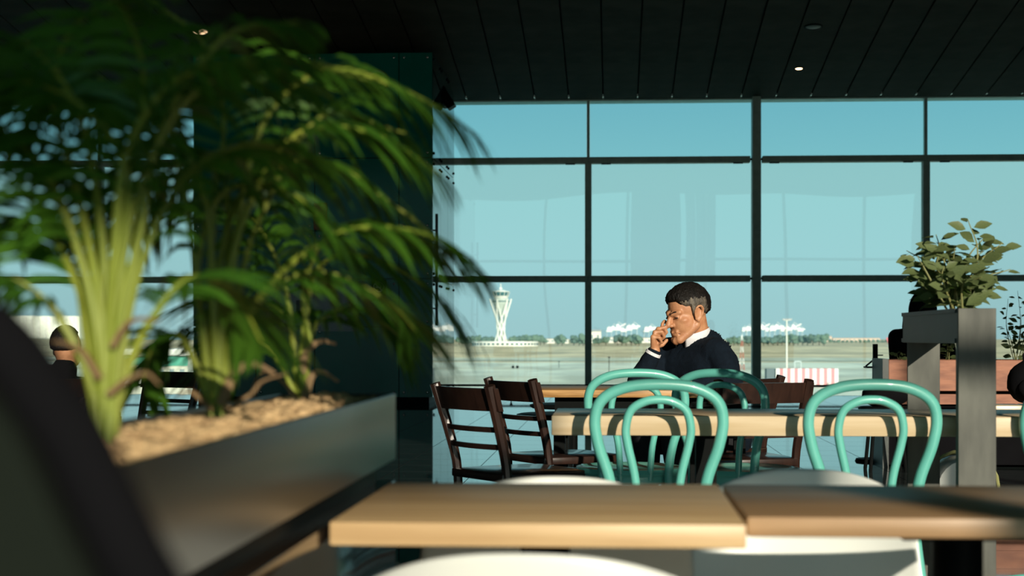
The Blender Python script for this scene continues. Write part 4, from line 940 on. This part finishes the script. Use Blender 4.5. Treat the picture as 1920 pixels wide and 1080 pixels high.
# torso frame
tl_ = hv(.66, 0, .75).normalized(); tf_ = hv(-.75, 0, .66).normalized()
chest, belly, pelv = M(1310, 690, -.03), M(1322, 760, -.06), M(1332, 822, -.10)
SL, SR = M(1347, 663, .10), M(1252, 662, -.16)
EL, ER = M(1372, 716, .19), M(1198, 716, .03)
WL, WR = M(1292, 719, .30), M(1227, 658, .055)
for c_, r_ in ((chest, .10), (belly, .105), (pelv, .11)): b.cap(c_ - tl_ * .085, c_ + tl_ * .085, r_)
b.cap(chest, belly, .11); b.cap(belly, pelv, .11); b.cap(SL, SR, .055); b.cap(nb, chest, .06, .09)
for S_, E_, W_ in ((SL, EL, WL), (SR, ER, WR)): b.cap(S_, E_, .05, .042); b.cap(E_, W_, .042, .027)
KL, KR = M(1268, 808, .42), M(1210, 806, .16); FL, FR = M(1290, 632, .36), M(1208, 632, .10); FL.z = FR.z = .08
for s, K_, F_ in ((1, KL, FL), (-1, KR, FR)): b.cap(pelv + tl_ * s * .09, K_, .08, .058); b.cap(K_, F_, .055, .038)
# right fist at the mouth
def hs(p): return (p[0] - 6, p[1] + 5, p[2] - .045)
def fing(pts, r=.0092):
    P = [M(*hs(p)) for p in pts]
    for i in range(len(P) - 1): b.cap(P[i], P[i + 1], r * (1 - .07 * i), r * (1 - .07 * (i + 1)), n=10)
kn = [(1247, 613, .085), (1240, 612, .105), (1234, 618, .122), (1230, 627, .134)]
for k in kn: b.cap(WR, M(*hs(k)), .018, .0120)
b.cap(M(*hs((1236, 640, .10))), M(*hs((1238, 622, .108))), .019, .016)
fing([kn[0], (1248, 602, .075), (1252, 597, .062), (1257, 602, .055)]); fing([kn[1], (1251, 609, .105), (1256, 618, .098), (1251, 624, .092)])
fing([kn[2], (1247, 617, .125), (1252, 627, .115), (1246, 632, .105)]); fing([kn[3], (1242, 628, .140), (1247, 637, .128), (1241, 640, .115)], .0080)
fing([(1237, 645, .085), (1248, 642, .075), (1256, 633, .068)], .0105)
# left hand flat on the table
for k in range(4): 
    a_ = WL + hv(-.055, -.002, .025 - .022 * k); b.cap(WL, a_, .017, .011); b.cap(a_, a_ + hv(-.04, .004, .0), .0088, .0085); b.cap(a_ + hv(-.04, .004, 0), a_ + hv(-.068, -.008, 0), .0085, .0075)
b.cap(WL, WL + hv(-.03, 0, .045), .014, .011); b.cap(WL + hv(-.03, 0, .045), WL + hv(-.065, -.004, .052), .0105, .009)
remesh(b, 'body', SKIN, man, .0038, 6)
# eyes, brows, mouth line
for s in (-1, 1):
    e_ = MB(); hell(e_, (s * .032, .0845, .0005), (.0115, .0075, .0042)); e_.build('eye', mat('eye_dark', (.02, .012, .010), .3), man, True, world=True)
    MB().tube(smoothpath([hp(s * .014, .098, .020), hp(s * .030, .088, .026), hp(s * .046, .070, .022)], 4), [.003] * 4 + [.0042] * 4 + [.002], 6).build('eyebrow', HAIRB, man, True, world=True)
MB().tube(smoothpath([hp(-.022, .088, -.068), hp(0, .099, -.0665), hp(.022, .088, -.068), hp(.03, .078, -.073)], 4), .0018, 5).build('mouth_line', mat('lip_shadow', (.16, .06, .04), .7), man, True, world=True)
# hair: thick on top and behind, falling over the forehead, thin grey at the temple
def hair_fn(v):
    y, z, x = v.y, v.z, abs(v.x)
    if y > .42: edge = .46 - .34 * min(1, max(0, (x - .42) * 2.2))
    elif y > .14: edge = max(-.42, .36 - (.50 - y) * 4.2)
    elif y > -.24: edge = -.04
    else: edge = -.34 - (-.24 - y) * .45
    k = (z - edge) / .14; k = max(-1, min(1, k))
    th = 1.03 + .08 * k + (.035 * noise.noise(v * 9) + .03 * noise.noise(Vector((v.x * 26, v.y * 26, v.z * 7)))) * (k > -.4)
    if y > .45 and z > .25 and k > -.2: th += .07 * min(1, (y - .45) * 3)
    return th if k > -.8 else .86
hm = MB(); Ms = HM @ Matrix.Scale(HS, 4)
hm.ell((0, -.012, .036), (.0765, .0985, .0905), Ms, n=72, m=48, fn=hair_fn)
ho = hm.build('hair', [HAIRB, HAIRG], man, True, world=True)
Mi = Ms.inverted()
for p in ho.data.polygons:
    c_ = Mi @ (p.center + man.location)
    if abs(c_.x) > .052 and c_.z < .066 + .016 * noise.noise(c_ * 120) and -.06 < c_.y < .066: p.material_index = 1
# sideburn in front of the ear
for s in (): MB().tube([hp(s * .071, .022, .03), hp(s * .0715, .021, .006), hp(s * .067, .022, -.012)], [.010, .008, .003], 8, flat=.5).build('sideburn', HAIRG, man, True, world=True)
# sweater
k_ = MB()
for c_, r_ in ((chest, .125), (belly, .13), (pelv, .125)): k_.cap(c_ - tl_ * .085, c_ + tl_ * .085, r_)
k_.cap(chest - tl_ * .07, belly - tl_ * .07, .125); k_.cap(chest + tl_ * .07, belly + tl_ * .07, .125); k_.cap(belly, pelv, .13); k_.cap(SL - tl_ * .02, SR + tl_ * .02, .074); k_.cap(M(1312, 652, -.07) - tl_ * .05, M(1312, 652, -.07) + tl_ * .05, .085)
for S_, E_, W_ in ((SL, EL, WL), (SR, ER, WR)): k_.cap(S_, E_, .068, .056); k_.cap(E_, E_.lerp(W_, .90), .056, .037)
def wr(co):
    q = (co - root); return .006 * noise.noise(Vector((q.x * 14, q.y * 14, q.z * 5 + q.x * 9))) + .003 * noise.noise(q * 38)
remesh(k_, 'sweater', NAVY, man, .007, 5, disp=wr)
# collar and cuff
col = MB(); n = 40; vs = []; fs = []
cc = M(1301, 626, -.035); ax = (up * .55 + UP * .45).normalized()
cf = (fh * .9 + tf_ * .1); cf = (cf - ax * cf.dot(ax)).normalized(); cl = ax.cross(cf)
for i in range(n + 1):
    a_ = math.radians(-158 + 316 * i / n)                    # open at the throat; angle 0 is the nape
    dirv = -cf * math.cos(a_) + cl * math.sin(a_); fr_ = abs(a_) / math.pi
    base_ = cc + dirv * (.064 + .012 * fr_)
    hgt = .026 - .010 * fr_
    dropf = .030 * max(0, fr_ - .3)
    vs += [base_ + ax * (hgt - dropf - .004), base_ + dirv * .006 + ax * (hgt - dropf), base_ + dirv * .016 + ax * (-.012 - dropf - .026 * max(0, fr_ - .45) * 2)]
for i in range(n):
    for k in range(2): fs.append((i * 3 + k, (i + 1) * 3 + k, (i + 1) * 3 + k + 1, i * 3 + k + 1))
co_ = col.add(vs, fs).build('shirt_collar', SHIRT, man, True, world=True); md = co_.modifiers.new('s', 'SOLIDIFY'); md.thickness = .003
cu = MB(); dv = (WR - ER).normalized(); c0 = ER.lerp(WR, .88); cu.tube([c0, c0 + dv * .014], [.037, .036], 18).build('shirt_cuff', SHIRT, man, True, world=True)
tr_ = MB()
for s, K_, F_ in ((1, KL, FL), (-1, KR, FR)): tr_.cap(pelv + tl_ * s * .09, K_, .105, .078); tr_.cap(K_, F_ + UP * .03, .074, .055)
remesh(tr_, 'trousers', TROUS, man, .010, 4)
for F_ in (FL, FR):
    s_ = MB(); dd = tf_; Ms2 = Matrix((dd.cross(UP), dd, UP)).transposed().to_4x4(); Ms2.translation = Vector((F_.x, F_.y, 0)) + dd * .06
    s_.ell((0, 0, .045), (.045, .135, .045), Ms2); s_.build('shoe', BLACK, man, True, world=True)
c = pelv - tf_ * .0; mc = place_dark(1332, 850, DMAN + .10, math.radians(52), 'dark wooden chair the man is sitting on')
